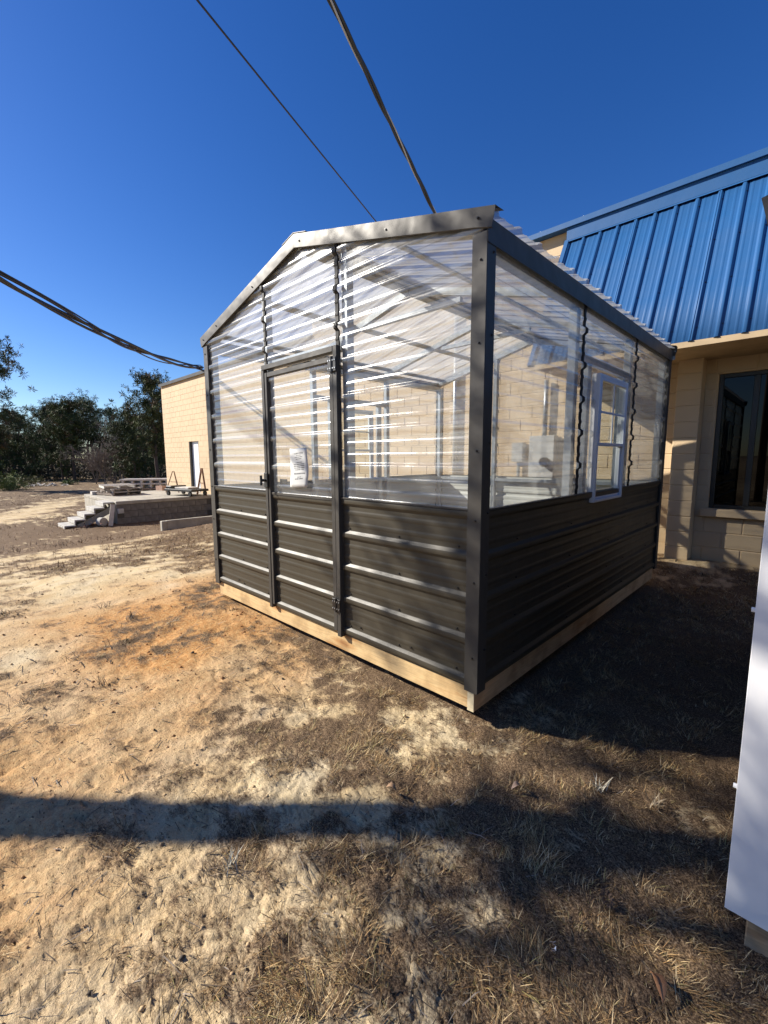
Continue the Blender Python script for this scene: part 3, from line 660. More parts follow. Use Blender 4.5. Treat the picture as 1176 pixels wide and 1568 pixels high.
# trims
def ltrim(cx, cy, sx, sy, z0, z1, wd=.082, th=.0035):
    e = .03; x = cx+sx*e; y = cy+sy*e; m = MB()
    def bx(a, b): m.box((min(a[0], b[0]), min(a[1], b[1]), z0), (max(a[0], b[0]), max(a[1], b[1]), z1))
    bx((x, y), (x-sx*wd, y-sy*th)); bx((x, y-sy*th), (x-sx*th, y-sy*wd))
    bx((x-sx*(wd-.002), y-sy*th), (x-sx*wd, y-sy*.02)); bx((x-sx*th, y-sy*(wd-.002)), (x-sx*.02, y-sy*wd))
    return bev(gp(m, 'corner_trim', TRIMB), .0015)
for cx, cy, sx, sy in ((0, 0, 1, -1), (-GW, 0, -1, -1), (0, GL, 1, 1), (-GW, GL, -1, 1)): ltrim(cx, cy, sx, sy, .115, 2.42)
for yy, sy in ((-.036, -1), (GL+.036, 1)):
    for s in (-1, 1):
        xe = XM+s*(GW/2+.072); N_ = 14; m = MB(); pts = []
        for i in range(N_+1):
            t = i/N_; x = XM+(xe-XM)*t; z = zr(x)+.028; wob = .003*math.sin(i*2.3+s)+.002*random.uniform(-1, 1) if 0 < i < N_ else 0
            pts.append((x, z, wob))
        for x, z, wob in pts:
            nxt = .018*s*(1 if (x, z, wob) == pts[-1] else 0)
            m.v += [(x, yy-sy*.075, z+.003), (x, yy, z), (x-nxt*.3, yy+sy*(.002+wob), z-.045), (x-nxt, yy, z-.088), (x-nxt, yy-sy*.012, z-.090)]
        for i in range(N_):
            for j in range(4): m.f.append((i*5+j, i*5+j+1, (i+1)*5+j+1, (i+1)*5+j))
        o = gp(m, 'rake_trim', TRIMB, None, True); md = o.modifiers.new('thickness', 'SOLIDIFY'); md.thickness = .0015
        md = o.modifiers.new('crisp', 'EDGE_SPLIT'); md.split_angle = R(40)
for sx, cx in ((1, 0), (-1, -GW)):
    x = cx+sx*.034
    m = MB().box((min(x, x-sx*.003), -.03, 2.368), (max(x, x-sx*.003), GL+.035, 2.478)).box((min(x-sx*.004, x-sx*.06), -.03, 2.4785), (max(x-sx*.004, x-sx*.06), GL+.035, 2.4815))
    bev(gp(m, 'eave_trim', TRIMB), .001)
    gp(MB().box((min(x+sx*.001, x-sx*.02), GL+.036, 2.385), (max(x+sx*.02, x), GL+.05, 2.475)), 'eave_end_cap', GALV)
# top edge moulding on the wainscot
for a, b in (((-GW+.05, -.030, WT-.004), (X1-.02, -.004, WT+.006)), ((X2+.02, -.030, WT-.004), (-.053, -.004, WT+.006))): bev(gp(MB().box(a, b), 'wainscot_cap', TRIMB))
for sx, cx in ((1, 0), (-1, -GW)):
    for y0, y1 in ((.053, WY0-.012), (WY1+.012, GL-.053)):
        bev(gp(MB().box((min(cx+sx*.004, cx+sx*.030), y0, WT-.004), (max(cx+sx*.004, cx+sx*.030), y1, WT+.006)), 'wainscot_cap', TRIMB))
# door -----------------------------------------------------------
dr = gp(MB().cbox((X1-.016, -.046, .118), (X1+.022, -.006, DT+.01), .003), 'door', TRIMB)      # latch stile
def dp(m, name, mt, smooth=False): return gp(m, name, mt, dr, smooth)
dp(MB().cbox((X1+.026, -.042, .15), (X1+.056, -.002, DT-.012), .003), 'stile', TRIMB)
dp(MB().cbox((X2-.062, -.042, .15), (X2-.022, -.002, DT-.012), .003), 'stile', TRIMB)
dp(MB().cbox((X2-.018, -.046, .118), (X2+.022, -.006, DT+.05), .003), 'hinge_stile', TRIMB)
dp(MB().cbox((X1-.016, -.0455, DT+.012), (X2-.020, -.006, DT+.05), .003), 'head_rail', TRIMB)
dp(MB().cbox((X1+.058, -.041, DT-.048), (X2-.064, -.002, DT-.012), .003), 'rail', TRIMB)
wall_sheet('door_wainscot', BROWN, lambda u, z, h: (u, -.009-h, z-.012), Zg+.012, WT, lambda z: (X1+.056, X2-.062), dr)
wall_sheet('door_clear_panel', CLEAR, lambda u, z, h: (u, -.009-h, z-.012), WT-.006, DT-.03, lambda z: (X1+.056, X2-.062), dr)
dp(MB().cbox((X1+.057, -.034, WT-.024), (X2-.063, -.006, WT-.004), .002), 'wainscot_cap', TRIMB)
for z in (1.93, .30):
    h_ = dp(MB().cbox((X2-.058, -.056, z), (X2-.020, -.047, z+.09), .002).cbox((X2-.012, -.056, z), (X2+.024, -.047, z+.09), .002).tube([(X2-.016, -.056, z-.004), (X2-.016, -.056, z+.094)], .008, 8), 'hinge', BLACK)
    m = MB()
    for dx in (-.05, -.03, -.004, .016):
        for dz in (.02, .07): m.tube([(X2+dx, -.056, z+dz), (X2+dx, -.0595, z+dz)], .005, 6)
    dp(m, 'hinge_bolts', GALV)
dp(MB().cbox((X1-.010, -.060, 1.13), (X1+.040, -.047, 1.25), .004).tube([(X1+.015, -.06, 1.19), (X1+.015, -.10, 1.19)], .012, 8).tube([(X1+.015, -.10, 1.23), (X1+.015, -.10, 1.15)], .010, 8), 'latch', BLACK)
dp(MB().cbox((X1+.11, .012, 1.16), (X1+.2, .03, 1.20), .004), 'inner_latch', BLACK)
# side windows ------------------------------------------------------
def window(px, sx):
    f = MB()
    def bx(m, y0, y1, z0, z1, d0, d1, c=.004):
        a, b = px+sx*d0, px+sx*d1; m.cbox((min(a, b), y0, z0), (max(a, b), y1, z1), c)
    e = .024
    bx(f, WY0, WY0+e, WZa, WZb, -.02, .042); bx(f, WY1-e, WY1, WZa, WZb, -.02, .042); bx(f, WY0+e, WY1-e, WZb-e, WZb, -.02, .0415); bx(f, WY0+e, WY1-e, WZa, WZa+e, -.02, .0415)
    wn = gp(f, 'window', VINYL)
    zm = 1.46
    for z0, z1, d in ((zm-.012, WZb-e, .03), (WZa+e, zm+.012, .008)):
        s = MB(); q = .024
        bx(s, WY0+e, WY0+e+q, z0, z1, d-.015, d+.012, .002); bx(s, WY1-e-q, WY1-e, z0, z1, d-.015, d+.012, .002); bx(s, WY0+e+q, WY1-e-q, z1-q, z1, d-.015, d+.0115, .002); bx(s, WY0+e+q, WY1-e-q, z0, z0+q, d-.015, d+.0115, .002)
        gp(s, 'sash', VINYL, wn)
        g = MB(); bx(g, WY0+e+q, WY1-e-q, z0+q, z1-q, d-.004, d+.001, .0005); gp(g, 'pane', GLASS, wn)
        if z1 > 1.6:
            mu = MB(); ym = (WY0+WY1)/2; zz = (z0+z1)/2
            bx(mu, ym-.008, ym+.008, z0+q, z1-q, d+.002, d+.009, .001); bx(mu, WY0+e+q, WY1-e-q, zz-.008, zz+.008, d+.0025, d+.0085, .001); gp(mu, 'muntin', VINYL, wn)
window(0, 1); window(-GW, -1)
# screws: heads on the trims and sheets
sm = MB()
def screw(p, n): sm.tube([Vector(p), Vector(p)+Vector(n)*.004], .0065, 7); sm.tube([Vector(p)+Vector(n)*.004, Vector(p)+Vector(n)*.008], .004, 6)
for z in (.31, .72, 1.045, 1.40, 1.92, 2.3): screw((-.005, -.030, z), (0, -1, 0)); screw((-GW+.005, -.030, z+.05), (0, -1, 0)); screw((.030, .03, z+.04), (1, 0, 0))
for x in (-.02, -.62, -1.45, -2.1, -2.75, -3.03): screw((x, -.038, zr(x)-.02), (0, -1, 0))
for k in range(4):
    for y in (.4, 1.19, 2.0, 2.45, 3.2): screw((.009, y, RZ+k*RIB+.05), (1, 0, 0))
for x in (-.45, -2.6, -.9): screw((x, -.009, RZ+.06), (0, -1, 0))
for k in range(4):
    for x in (-.12, -.55, -1.0, -2.08, -2.5, -2.92): screw((x, -.0055, RZ+k*RIB+.045), (0, -1, 0))
for k in range(2, 5): screw((X2-.004, -.032, DT+.02+(RZ+8*RIB-DT)+(k-1)*RIB*.9), (0, -1, 0))
o = gp(sm, 'screws', SCREW); tag(o, None, None, None, 'stuff')

# paper notice taped inside the door panel
def paper_mat():
    m, n, l, b = mat('printed_paper'); c = n.new('ShaderNodeUVMap'); c.uv_map = 'uv'; sp = n.new('ShaderNodeSeparateXYZ'); l.new(c.outputs[0], sp.inputs[0])
    def math_(op, a, b_=None, cl=False):
        q = n.new('ShaderNodeMath'); q.operation = op; q.use_clamp = cl
        for i, v in enumerate((a, b_)):
            if v is None: continue
            if isinstance(v, (int, float)): q.inputs[i].default_value = v
            else: l.new(v, q.inputs[i])
        return q.outputs[0]
    tot = None
    # y from top, half width of each printed line
    for yv, hw, th in ((.13,.26,.010),(.18,.13,.007),(.225,.22,.007),(.27,.16,.007),(.36,.18,.007),(.405,.30,.008),(.45,.30,.008),(.495,.28,.008),(.54,.25,.008),(.64,.31,.011),(.73,.10,.007),(.775,.22,.010)):
        a = math_('LESS_THAN', math_('ABSOLUTE', math_('SUBTRACT', sp.outputs[1], 1-yv)), th*1.5)
        d = math_('LESS_THAN', math_('ABSOLUTE', math_('SUBTRACT', sp.outputs[0], .52)), hw); k = math_('MULTIPLY', a, d); tot = k if tot is None else math_('MAXIMUM', tot, k)
    mp = n.new('ShaderNodeMapping'); mp.inputs['Scale'].default_value = (55, 3, 1); l.new(c.outputs[0], mp.inputs['Vector'])
    w_ = noise(n, l, 1, 1, mp.outputs[0]); k = math_('MULTIPLY', tot, math_('GREATER_THAN', w_.outputs['Fac'], .42))
    col = mixc(n, l, math_('MULTIPLY', k, .9), (.52, .53, .52), (.03, .03, .035)); l.new(col, b.inputs['Base Color']); b.inputs['Roughness'].default_value = .7; return m
PW, PH = .222, .292; pm = MB(); pm.keep = True; nx, nz = 6, 10
for j in range(nz+1):
    for i in range(nx+1):
        u, v = i/nx, j/nz; pm.v.append((-1.645+u*PW+(-.012 if v < .3 else 0)*(1-v)+.006*math.sin(v*5), -.033-.005*math.sin(u*3.1)-.002*math.sin(v*5+u*2), 1.148+v*PH-.004*math.sin(u*6)))
for j in range(nz):
    for i in range(nx): a = j*(nx+1)+i; pm.f.append((a, a+1, a+nx+2, a+nx+1))
po = pm.build('paper_notice', paper_mat(), None, True)
uvl = po.data.uv_layers.new(name='uv')
for lo in po.data.loops: i = lo.vertex_index; uvl.data[lo.index].uv = ((i % (nx+1))/nx, (i//(nx+1))/nz)
md = po.modifiers.new('thickness', 'SOLIDIFY'); md.thickness = .0004
tag(po, 'curled white printed notice taped to the clear greenhouse door', 'notice')

# ------------------------------------------------------------------ loading dock
DKX0, DKX1, DKY0, DKZ = -18.2, -14.1, 1.89, .05
dk = empty('loading_dock', (DKX1, DKY0, -.8)); tag(dk, 'low concrete topped loading dock with dark grey block sides', 'loading dock')
lp(MB().cbox((DKX0, DKY0, DKZ-.11), (DKX1+.02, YW-.003, DKZ), .015), dk, 'slab', CONC)
lp(MB().box((DKX0+.02, DKY0+.02, -1.1), (DKX1-.012, YW-.006, DKZ-.112)), dk, 'core', simple('dark_mortar', (.09, .082, .072), .95))
lp(MB().box((DKX0+.012, DKY0+.006, -1.1), (DKX1-.02, DKY0+.019, DKZ-.112)), dk, 'front_render', CONC)
dbm = lp(MB().cbox((DKX1-.012, -.199, 0), (DKX1, .199, .194), .008), dk, 'block', DARKB); dbm.location = (0, 0, 0); base = dbm.data
for v in base.vertices: v.co.x += dk.location.x-DKX1; v.co.y += dk.location.y; v.co.z += dk.location.z
first = True
for k in range(5):
    y = DKY0+.2+(.2 if k % 2 else 0)
    while y < YW-.25:
        o = dbm if first else link(bpy.data.objects.new('block', base)); first = False; o.parent = dk
        o.location = (random.uniform(-.004, .004), y-DKY0, DKZ-.112-.203*(k+1)+.8); y += .406
# concrete steps
st = empty('concrete_steps', (-14.7, 1.2, -.75)); tag(st, 'pale precast concrete stairs with open risers leading up to the dock', 'steps')
PALEC = simple('pale_concrete', (.43, .41, .37), .9, 0, .25, 8, .3, 40)
SX0, SX1 = -15.2, -14.22
for k in range(5):
    z = DKZ-.02-.152*k; y1 = DKY0-.02-.255*k
    lp(MB().cbox((SX0, y1-.29, z-.045), (SX1, y1, z), .008), st, 'tread', PALEC)
    lp(MB().cbox((SX0+.02, y1-.29, z-.13), (SX1-.02, y1-.25, z-.046), .006), st, 'riser', PALEC)
for x in (SX0+.08, SX1-.16):
    p0 = Vector((x+.04, DKY0-.02, DKZ-.22)); p1 = Vector((x+.04, DKY0-1.33, -.86)); lp(MB().bar(p0, p1, .08, .17), st, 'stringer', CONC)
o = lp(MB().bar((-14.75, .46, -.76), (-14.68, .18, -.80), .85, .05), st, 'bottom_slab', PALEC)
# things beside the steps
t = lp(MB().tube([(-14.05, 1.42, -.52), (-13.9, 1.48, -.52)], .13, 18).tube([(-14.06, 1.42, -.52), (-13.89, 1.487, -.52)], .10, 18), empty('pipe_offcut', (-14, 1.45, -.65)), 'pipe_wall', PALEC); tag(t.parent, 'short pale round pipe lying under the concrete steps', 'pipe')
t = MB().bar((-14.0, 1.78, -.02), (-13.82, 1.62, -.74), .12, .02, (1, 0, 0)).build('leaning_board', PALEWOOD); tag(t, 'pale board leaning against the dock corner beside the steps', 'board')
t = MB().cbox((-14.04, 1.9, -.32), (-13.95, 2.06, -.17), .01).build('loose_block', PALEC); tag(t, 'small pale block fixed on the dark dock corner', 'block')
RB = simple('red_leaf_litter', (.13, .05, .035), .95, 0, .5, 20)
m = MB()
for k in range(160):
    x = random.gauss(-14.3, .35); y = random.uniform(.7, 1.8); z = gzf(x, y)+random.uniform(.0, .2)*max(0, 1-abs(y-1.5)); a = random.random()*6.3; s = random.uniform(.03, .08)
    m.add([(x, y, z), (x+s*math.cos(a), y+s*math.sin(a), z+random.uniform(-.01, .04)), (x-s*math.sin(a)*.7, y+s*math.cos(a)*.7, z+random.uniform(-.01, .05))], [(0, 1, 2)])
tag(m.build('leaf_pile', RB), 'reddish brown leaf litter drifted under the concrete steps', 'leaves', None, 'stuff')
# pallets on the dock: three old ones, every board its own piece
def pallet(name, loc, rz, mats, label):
    e = empty(name, loc); e.rotation_euler.z = rz; tag(e, label, 'pallet', 'old pallets piled on the dock')
    for k in range(7):
        x = -.55+k*.183; MB().cbox((x-.05, -.5, .10), (x+.05, .5, .12), .003).build('deck_board', mats[k % 2], e)
    for y in (-.47, 0, .47): MB().box((-.6, y-.02, .02), (.6, y+.02, .0995)).build('stringer', mats[0], e)
    for x in (-.5, 0, .5): MB().box((x-.05, -.5, 0), (x+.05, .5, .0195)).build('base_board', mats[1], e)
    return e
pl0 = at(185, 15.9, DKZ+.001); PB = Vector((-17.0, 2.72, DKZ+.001))
pallet('wooden_pallet', PB, .25, (OLDWOOD, OLDWOOD), 'dark weathered pallet at the bottom of the pile on the dock')
pallet('wooden_pallet', PB+Vector((.05, .1, .122)), .12, (OLDWOOD, PALEWOOD), 'weathered pallet in the middle of the pile on the dock')
pallet('wooden_pallet', PB+Vector((-.1, .0, .244)), -.1, (PALEWOOD, OLDWOOD), 'topmost pallet of the weathered pile on the dock')
t = MB().cbox((-17.75, 2.0, DKZ+.001), (-17.45, 2.2, DKZ+.12), .01).build('timber_offcut', PALEWOOD); tag(t, 'short pale timber offcut at the dock edge beside the pallets', 'timber')
# long pale stack behind, further back beyond the dock
e = at(224, 24.5, 0); e.z = gzf(e.x, e.y)+.12; sk = empty('plank_stack', e); sk.rotation_euler.z = YAW*-1+.15; tag(sk, 'long low stack of sun bleached white planks beyond the dock', 'planks')
for lay, z in enumerate((.35, .62, .84)):
    for k in range(6):
        MB().cbox((-1.25, -.5+k*.17, z), (1.25, -.36+k*.17, z+.09), .01).build('plank', PALEWOOD if (k+lay) % 3 else OLDWOOD, sk)
    for x in (-1.1, -.62, -.15, .32, .8, 1.15): MB().box((x-.05, -.5, z-.15), (x+.05, .5, z-.002)).build('batten', PALEWOOD if lay else OLDWOOD, sk)
for x in (-.9, .8): MB().box((x-.15, -.5, -.1), (x+.15, .5, .199)).build('support_block', DARKB, sk)
t = empty('concrete_block', (-18.0, 4.55, DKZ)); t.rotation_euler.z = .3; tag(t, 'reddish hollow concrete block near the far building corner', 'block')
HB = simple('reddish_block', (.42, .27, .2), .9, 0, .2, 12, .4, 50)
MB().box((-.2, -.1, 0), (.2, -.065, .19)).box((-.2, .065, 0), (.2, .1, .19)).box((-.2, -.064, 0), (-.165, .064, .19)).box((.165, -.064, 0), (.2, .064, .19)).box((-.017, -.064, 0), (.017, .064, .19)).build('shell', HB, t)
# black flat cart and metal stands by the far door
ct = empty('flat_cart', (-14.75, 4.3, DKZ)); ct.rotation_euler.z = .25; tag(ct, 'low black metal cart parked on the dock in front of the white door', 'cart')
MB().cbox((-.75, -.35, .16), (.75, .35, .24), .01).build('bed', BLACK, ct)
for x, y in ((-.6, -.3), (.6, -.3), (-.6, .3), (.6, .3)): MB().tube([(x, y-.03, .08), (x, y+.03, .08)], .08, 12).build('wheel', BLACK, ct)
MB().cbox((-.3, -.25, .242), (.45, .2, .30), .01).build('load_board', PALEWOOD, ct); MB().cbox((-.7, -.33, .242), (-.4, .3, .34), .02).build('box', BLACK, ct)
tr_ = empty('tripod_stand', (-16.55, 4.55, DKZ)); tag(tr_, 'thin rusty three legged metal stand left of the white door', 'stand')
for a in (0, 2.1, 4.2): MB().tube([(.42*math.cos(a), .3*math.sin(a), 0), (.03*math.cos(a), .03*math.sin(a), .82)], .016, 6).build('leg', RUST, tr_)
MB().tube([(-.2, -.05, .4), (.2, .05, .4)], .012, 6).build('brace', RUST, tr_)
tr2 = empty('trestle', (-14.55, 4.75, DKZ)); tag(tr2, 'dark brown metal trestle standing right of the white door', 'trestle')
for s in (-1, 1): MB().bar((s*.38, 0, 0), (s*.03, .05, .95), .05, .05).build('leg', RUST, tr2)
MB().bar((-.2, .02, .42), (.2, .02, .42), .03, .03).build('brace', RUST, tr2)
# low concrete kerb in the slope
ck = empty('concrete_kerb', (-10.9, 2.6, -.6)); tag(ck, 'low pale concrete kerb stepping up the grassy slope right of the dock', 'kerb')
lp(MB().cbox((-11.0, 2.1, -1.0), (-10.86, 2.22, -.27), .012), ck, 'end_post', CONC)
lp(MB().cbox((-10.99, 2.221, -1.0), (-10.87, 4.1, -.265), .012), ck, 'beam', CONC)
lp(MB().cbox((-10.98, 3.55, -.264), (-10.80, 3.75, -.10), .012), ck, 'cap_block', PALEC)

# ------------------------------------------------------------------ white shed at the right
SHEDW = painted_metal('dark_unseen_wall_steel', (.05, .05, .052), .4)  # unseen walls, colour made dark to cut bounce onto the greenhouse side
ws = empty('white_shed', (1.136, -.42, 0)); tag(ws, 'metal shed with wide white corner trim on a timber skid at the right edge', 'shed')
SWX0, SWX1, SWY0, SWY1 = 1.128, 3.9, -.42, 2.4
def zs(x): return 1.985+.254*min(x-SWX0, SWX1-x)
lp(MB().cbox((SWX0+.05, SWY0+.04, -.115), (SWX1, SWY0+.08, .044), .004), ws, 'skid_board', make_wood('aged_lumber', (.40, .29, .18), (.26, .17, .10), 0))
lp(MB().cbox((SWX0+.05, SWY0+.081, -.115), (SWX0+.09, SWY1, .044), .004), ws, 'skid_board', OLDWOOD)
bev(lp(MB().box((SWX0, SWY0-.004, .05), (SWX0+.14, SWY0, 1.95)).box((SWX0, SWY0+.0005, .05), (SWX0+.004, SWY0+.12, 1.95)), ws, 'corner_trim', WHITE), .0015)
def ws_sheet(name, pl_, u0, u1, z0, zt):
    pr = ribprof(zt-z0, RIB, .019, .004, .05); rows = [[Vector(pl_(u0+(u1-u0)*t, z0+s, h))-ws.location for t in (0, .5, 1)] for s, h in pr]; sheet(name, rows, SHEDW, ws, .001)
ws_sheet('wall_panel', lambda u, z, h: (u, SWY0+.025-h, z), SWX0+.1, SWX1, .06, 1.95)
ws_sheet('wall_panel', lambda u, z, h: (SWX0+.025-h, u, z), SWY0+.08, SWY1, .06, 1.95)
lp(MB().box((SWX1-.02, SWY0+.03, .06), (SWX1, SWY1, 1.95)).box((SWX0+.05, SWY1-.02, .06), (SWX1-.021, SWY1, 1.95)), ws, 'far_walls', SHEDW)
xm = (SWX0+SWX1)/2
lp(MB().add([(SWX0+.05, SWY0+.03, 1.951), (SWX1-.05, SWY0+.03, 1.951), (xm, SWY0+.03, zs(xm)-.03), (SWX0+.05, SWY0+.045, 1.951), (SWX1-.05, SWY0+.045, 1.951), (xm, SWY0+.045, zs(xm)-.03)], [(0,1,2),(5,4,3),(0,3,4,1),(1,4,5,2),(2,5,3,0)]), ws, 'gable', SHEDW)
for s in (-1, 1):
    xe = SWX0-.055 if s < 0 else SWX1+.055
    lp(MB().bar((xe, (SWY0+SWY1)/2, zs(xe)), (xm, (SWY0+SWY1)/2, zs(xm)), SWY1-SWY0+.1, .02), ws, 'roof_sheet', GALV)
    lp(MB().bar((xe, SWY0-.055, zs(xe)-.02), (xm, SWY0-.055, zs(xm)-.02), .004, .075), ws, 'rake_trim', TRIMB)
sm = MB()
for z in (.42, .95, 1.5): sm.tube([(SWX0-.001, SWY0+.03, z), (SWX0-.010, SWY0+.03, z)], .007, 7); sm.tube([(SWX0+.11, SWY0-.004, z-.14), (SWX0+.11, SWY0-.012, z-.14)], .007, 7)
o = lp(sm, ws, 'screws', WHITE); tag(o, None, None, None, 'stuff')

# ------------------------------------------------------------------ utility pole and overhead lines
PX, PY = -2.0, -7.0
up_ = empty('utility_pole', (PX, PY, gzf(PX, PY))); tag(up_, 'wooden utility pole left of the yard carrying the overhead lines', 'utility pole')
lp(MB().tube([(PX, PY, gzf(PX, PY)-.3), (PX, PY, 11.8)], [.135, .10], 14), up_, 'shaft', POLEW, None, True)
lp(MB().cbox((PX-.9, PY-.16, 11.2), (PX+.9, PY-.06, 11.3), .01), up_, 'crossarm', POLEW)
tp = empty('telephone_pole', (0, -6, gzf(0, -6))); tag(tp, 'short wooden telephone pole behind the viewer carrying the thin wire', 'utility pole'); lp(MB().tube([(0, -6.08, -.4), (0, -6.08, 5.0)], [.11, .09], 12), tp, 'shaft', POLEW, None, True)
def cat(E_, P_, sag, n=48): return [Vector(E_).lerp(Vector(P_), i/n)-Vector((0, 0, sag*4*(i/n)*(1-i/n))) for i in range(n+1)]
def wind(path, rad, turns, ph):
    o = []
    for i, p in enumerate(path):
        d = (path[min(i+1, len(path)-1)]-path[max(0, i-1)]).normalized(); a = d.cross(Vector((0, 0, 1))).normalized(); b = d.cross(a); t = ph+turns*2*math.pi*i/(len(path)-1)
        o.append(p+(a*math.cos(t)+b*math.sin(t))*rad)
    return o
sd = empty('service_drop', (-12.8, 19.73, 10.0)); tag(sd, 'thick twisted service cable running up from behind the roof peak', 'cable')
path = cat((-12.8, 19.73, 10.04), (PX, PY, 11.40), .1, 260)
for k, (r_, mt) in enumerate(((.038, CABLE), (.038, CABLE), (.022, CABLEG))): lp(MB().tube(wind(path, .038, 6.5, k*2.1), r_, 7), sd, 'strand', mt, None, True)
th = MB().tube(cat((-4.55, 5.0, 4.83), (0, -6, 4.71), .0, 60), .0085, 6).build('thin_cable', CABLE, None, True); tag(th, 'single thin overhead wire left of the twisted cable', 'cable')
cb = empty('cable_bundle', (-14.59, 5.03, 4.5)); tag(cb, 'sagging black cable bundle ending at the far corner of the block building', 'cable')
path = cat((-14.59, 5.02, 4.53), (PX, PY, 6.25), 1.1, 120)
for k, (rr_, r_, tn) in enumerate(((.05, .034, 2.3), (.07, .024, 3.2), (.055, .027, 1.6), (.10, .016, 2.0))): lp(MB().tube(wind(path, rr_, tn, k*1.7), r_, 6), cb, 'cable', CABLE, None, True)
lp(MB().cbox((-14.66, 4.96, 4.461), (-14.52, 5.03, 4.6), .01), cb, 'bracket', GREYBOX)

# ------------------------------------------------------------------ trees
LEAF = tint_mat('pine_needles', .7); TWIG = simple('grey_bare_twigs', (.21, .175, .15), .95, 0, .3, 3)
def tufts(P, size, per, r, col, name, updir=.35):
    n = len(P); k = n*per; C = np.repeat(P, per, 0); d = r.normal(size=(k, 3)); d[:, 2] += updir; d /= np.linalg.norm(d, axis=1)[:, None]
    L = np.repeat(size, per)*(.55+.7*r.random(k)); s = np.cross(d, r.normal(size=(k, 3))); s /= np.linalg.norm(s, axis=1)[:, None]
    wv = L*.07; b0 = C+d*L[:, None]*.06; tip = C+d*L[:, None]; md = C+d*L[:, None]*.6
    V = np.stack([b0, md+s*wv[:, None], tip, md-s*wv[:, None]], 1).reshape(-1, 3); i0 = np.arange(k)*4
    lp_ = np.stack([i0, i0+1, i0+2, i0+3], 1).ravel()
    cc = np.where(r.random((n, 1)) < .16, np.array((.105, .078, .045))[None], np.array(col)[None])*(.45+1.1*r.random((n, 1))); cc = np.repeat(cc, per*4, 0)
    return mesh_np(name, V, lp_, np.arange(k)*4, np.full(k, 4), cc, LEAF)
def pine_mesh(seed, h, base_frac, rad, ntuft, per=23, size=.28, col=(.072, .09, .033), lean=0, flare=.75):
    r = np.random.default_rng(seed); m = MB(); n = 9; pts = []; rads = []
    wob = r.normal(size=(n, 2))*h*.006
    for i in range(n):
        t = i/(n-1); pts.append((wob[i, 0]*i*.4+lean*t*t*h, wob[i, 1]*i*.4, h*t)); rads.append(h*.016*(1-t)**.8+.015)
    m.tube(pts, rads, 8)
    P = []; nb = int(26+h*2.2)
    for b in range(nb):
        t = base_frac+(1-base_frac)*(b/nb)**.9; t = min(.985, t+r.random()*.03)
        i = min(n-2, int(t*(n-1))); f = t*(n-1)-i; o = Vector(pts[i]).lerp(Vector(pts[i+1]), f)
        env = math.sin(math.pi*min(1, (1-t)/(1-base_frac)*flare+.18))**.8
        L = rad*env*(.55+.65*r.random()); az = r.random()*6.283; el = -.15+.75*t*r.random()+.1
        d = Vector((math.cos(az)*math.cos(el), math.sin(az)*math.cos(el), math.sin(el))); q = [o, o+d*L*.5+Vector((0, 0, -.03*L)), o+d*L+Vector((0, 0, .12*L))]
        m.tube(q, [.010*h*.3*(1-t)+.014, .012, .006], 4, False)
        for k in range(max(3, int(ntuft/nb))):
            u = r.random()**.6; pc = (q[0].lerp(q[1], u*2) if u < .5 else q[1].lerp(q[2], u*2-1)); sp_ = .16*L*(.3+u)+.08
            P.append((pc.x+r.normal()*sp_, pc.y+r.normal()*sp_, pc.z+r.normal()*sp_*.6))
    for k in range(12): P.append((pts[-1][0]+r.normal()*.15, pts[-1][1]+r.normal()*.15, h-.1+r.normal()*.2))
    P = np.array(P); tr = m.build('trunk', BARK); cr = tufts(P, np.full(len(P), size)*(.7+.6*r.random(len(P))), per, r, col, 'crown')
    return tr, cr
def as_tree(parts, name, loc, rz=0, s=1.0):
    e = empty(name, loc); e.rotation_euler.z = rz; e.scale = (s, s, s*1.0)
    for p_ in parts: p_.parent = e
    return e
kinds = [dict(seed=3, h=8.0, base_frac=.22, rad=2.0, ntuft=620), dict(seed=5, h=8.6, base_frac=.38, rad=1.9, ntuft=520), dict(seed=8, h=7.2, base_frac=.12, rad=2.2, ntuft=680, col=(.06, .085, .03)), dict(seed=12, h=9.2, base_frac=.5, rad=1.9, ntuft=480)]
protos = [None]*4; GRP = 'pines in the dense wood line beyond the yard'
LBL = 'dark green pine in the dense wood line beyond the sandy yard'
r = np.random.default_rng(77)
spots = []
for px in np.linspace(-130, 262, 18): spots.append((px+r.normal()*6, 45+r.random()*5, int(r.integers(0, 4)), .62+.34*r.random()**1.5))
for px in np.linspace(-150, 270, 16): spots.append((px+r.normal()*8, 53+r.random()*6, int(r.integers(0, 4)), .70+.32*r.random()**1.4))
for px in np.linspace(-140, 250, 9): spots.append((px+r.normal()*6, 41+r.random()*3, 2, .55+.25*r.random()))
for px, dep, kd, s in spots:
    if 150 < px < 196 and dep < 52: continue
    q = at(px, dep, 0); q.z = gzf(q.x, q.y)-.05
    if protos[kd] is None: e = protos[kd] = as_tree(pine_mesh(**kinds[kd]), 'pine_tree', q, r.random()*6, s)
    else: e = copy_tree(protos[kd]); e.location = q; e.rotation_euler.z = r.random()*6.28; e.scale = (s, s, s*(.92+.16*r.random()))
    tag(e, LBL, 'pine tree', GRP)
def special(px, dep, kw, label, rz=0, s=1):
    q = at(px, dep, 0); q.z = gzf(q.x, q.y)-.05; e = as_tree(pine_mesh(**kw), 'pine_tree', q, rz, s); tag(e, label, 'pine tree'); return e
special(-18, 30, dict(seed=21, h=9.4, base_frac=.25, rad=2.6, ntuft=1000, size=.30, per=24), 'tall loose limbed pine at the left edge of the picture')
special(240, 33, dict(seed=33, h=7.9, base_frac=.3, rad=1.75, ntuft=900, size=.28, per=24), 'tall pine rising just left of the tan building corner', 1.0)
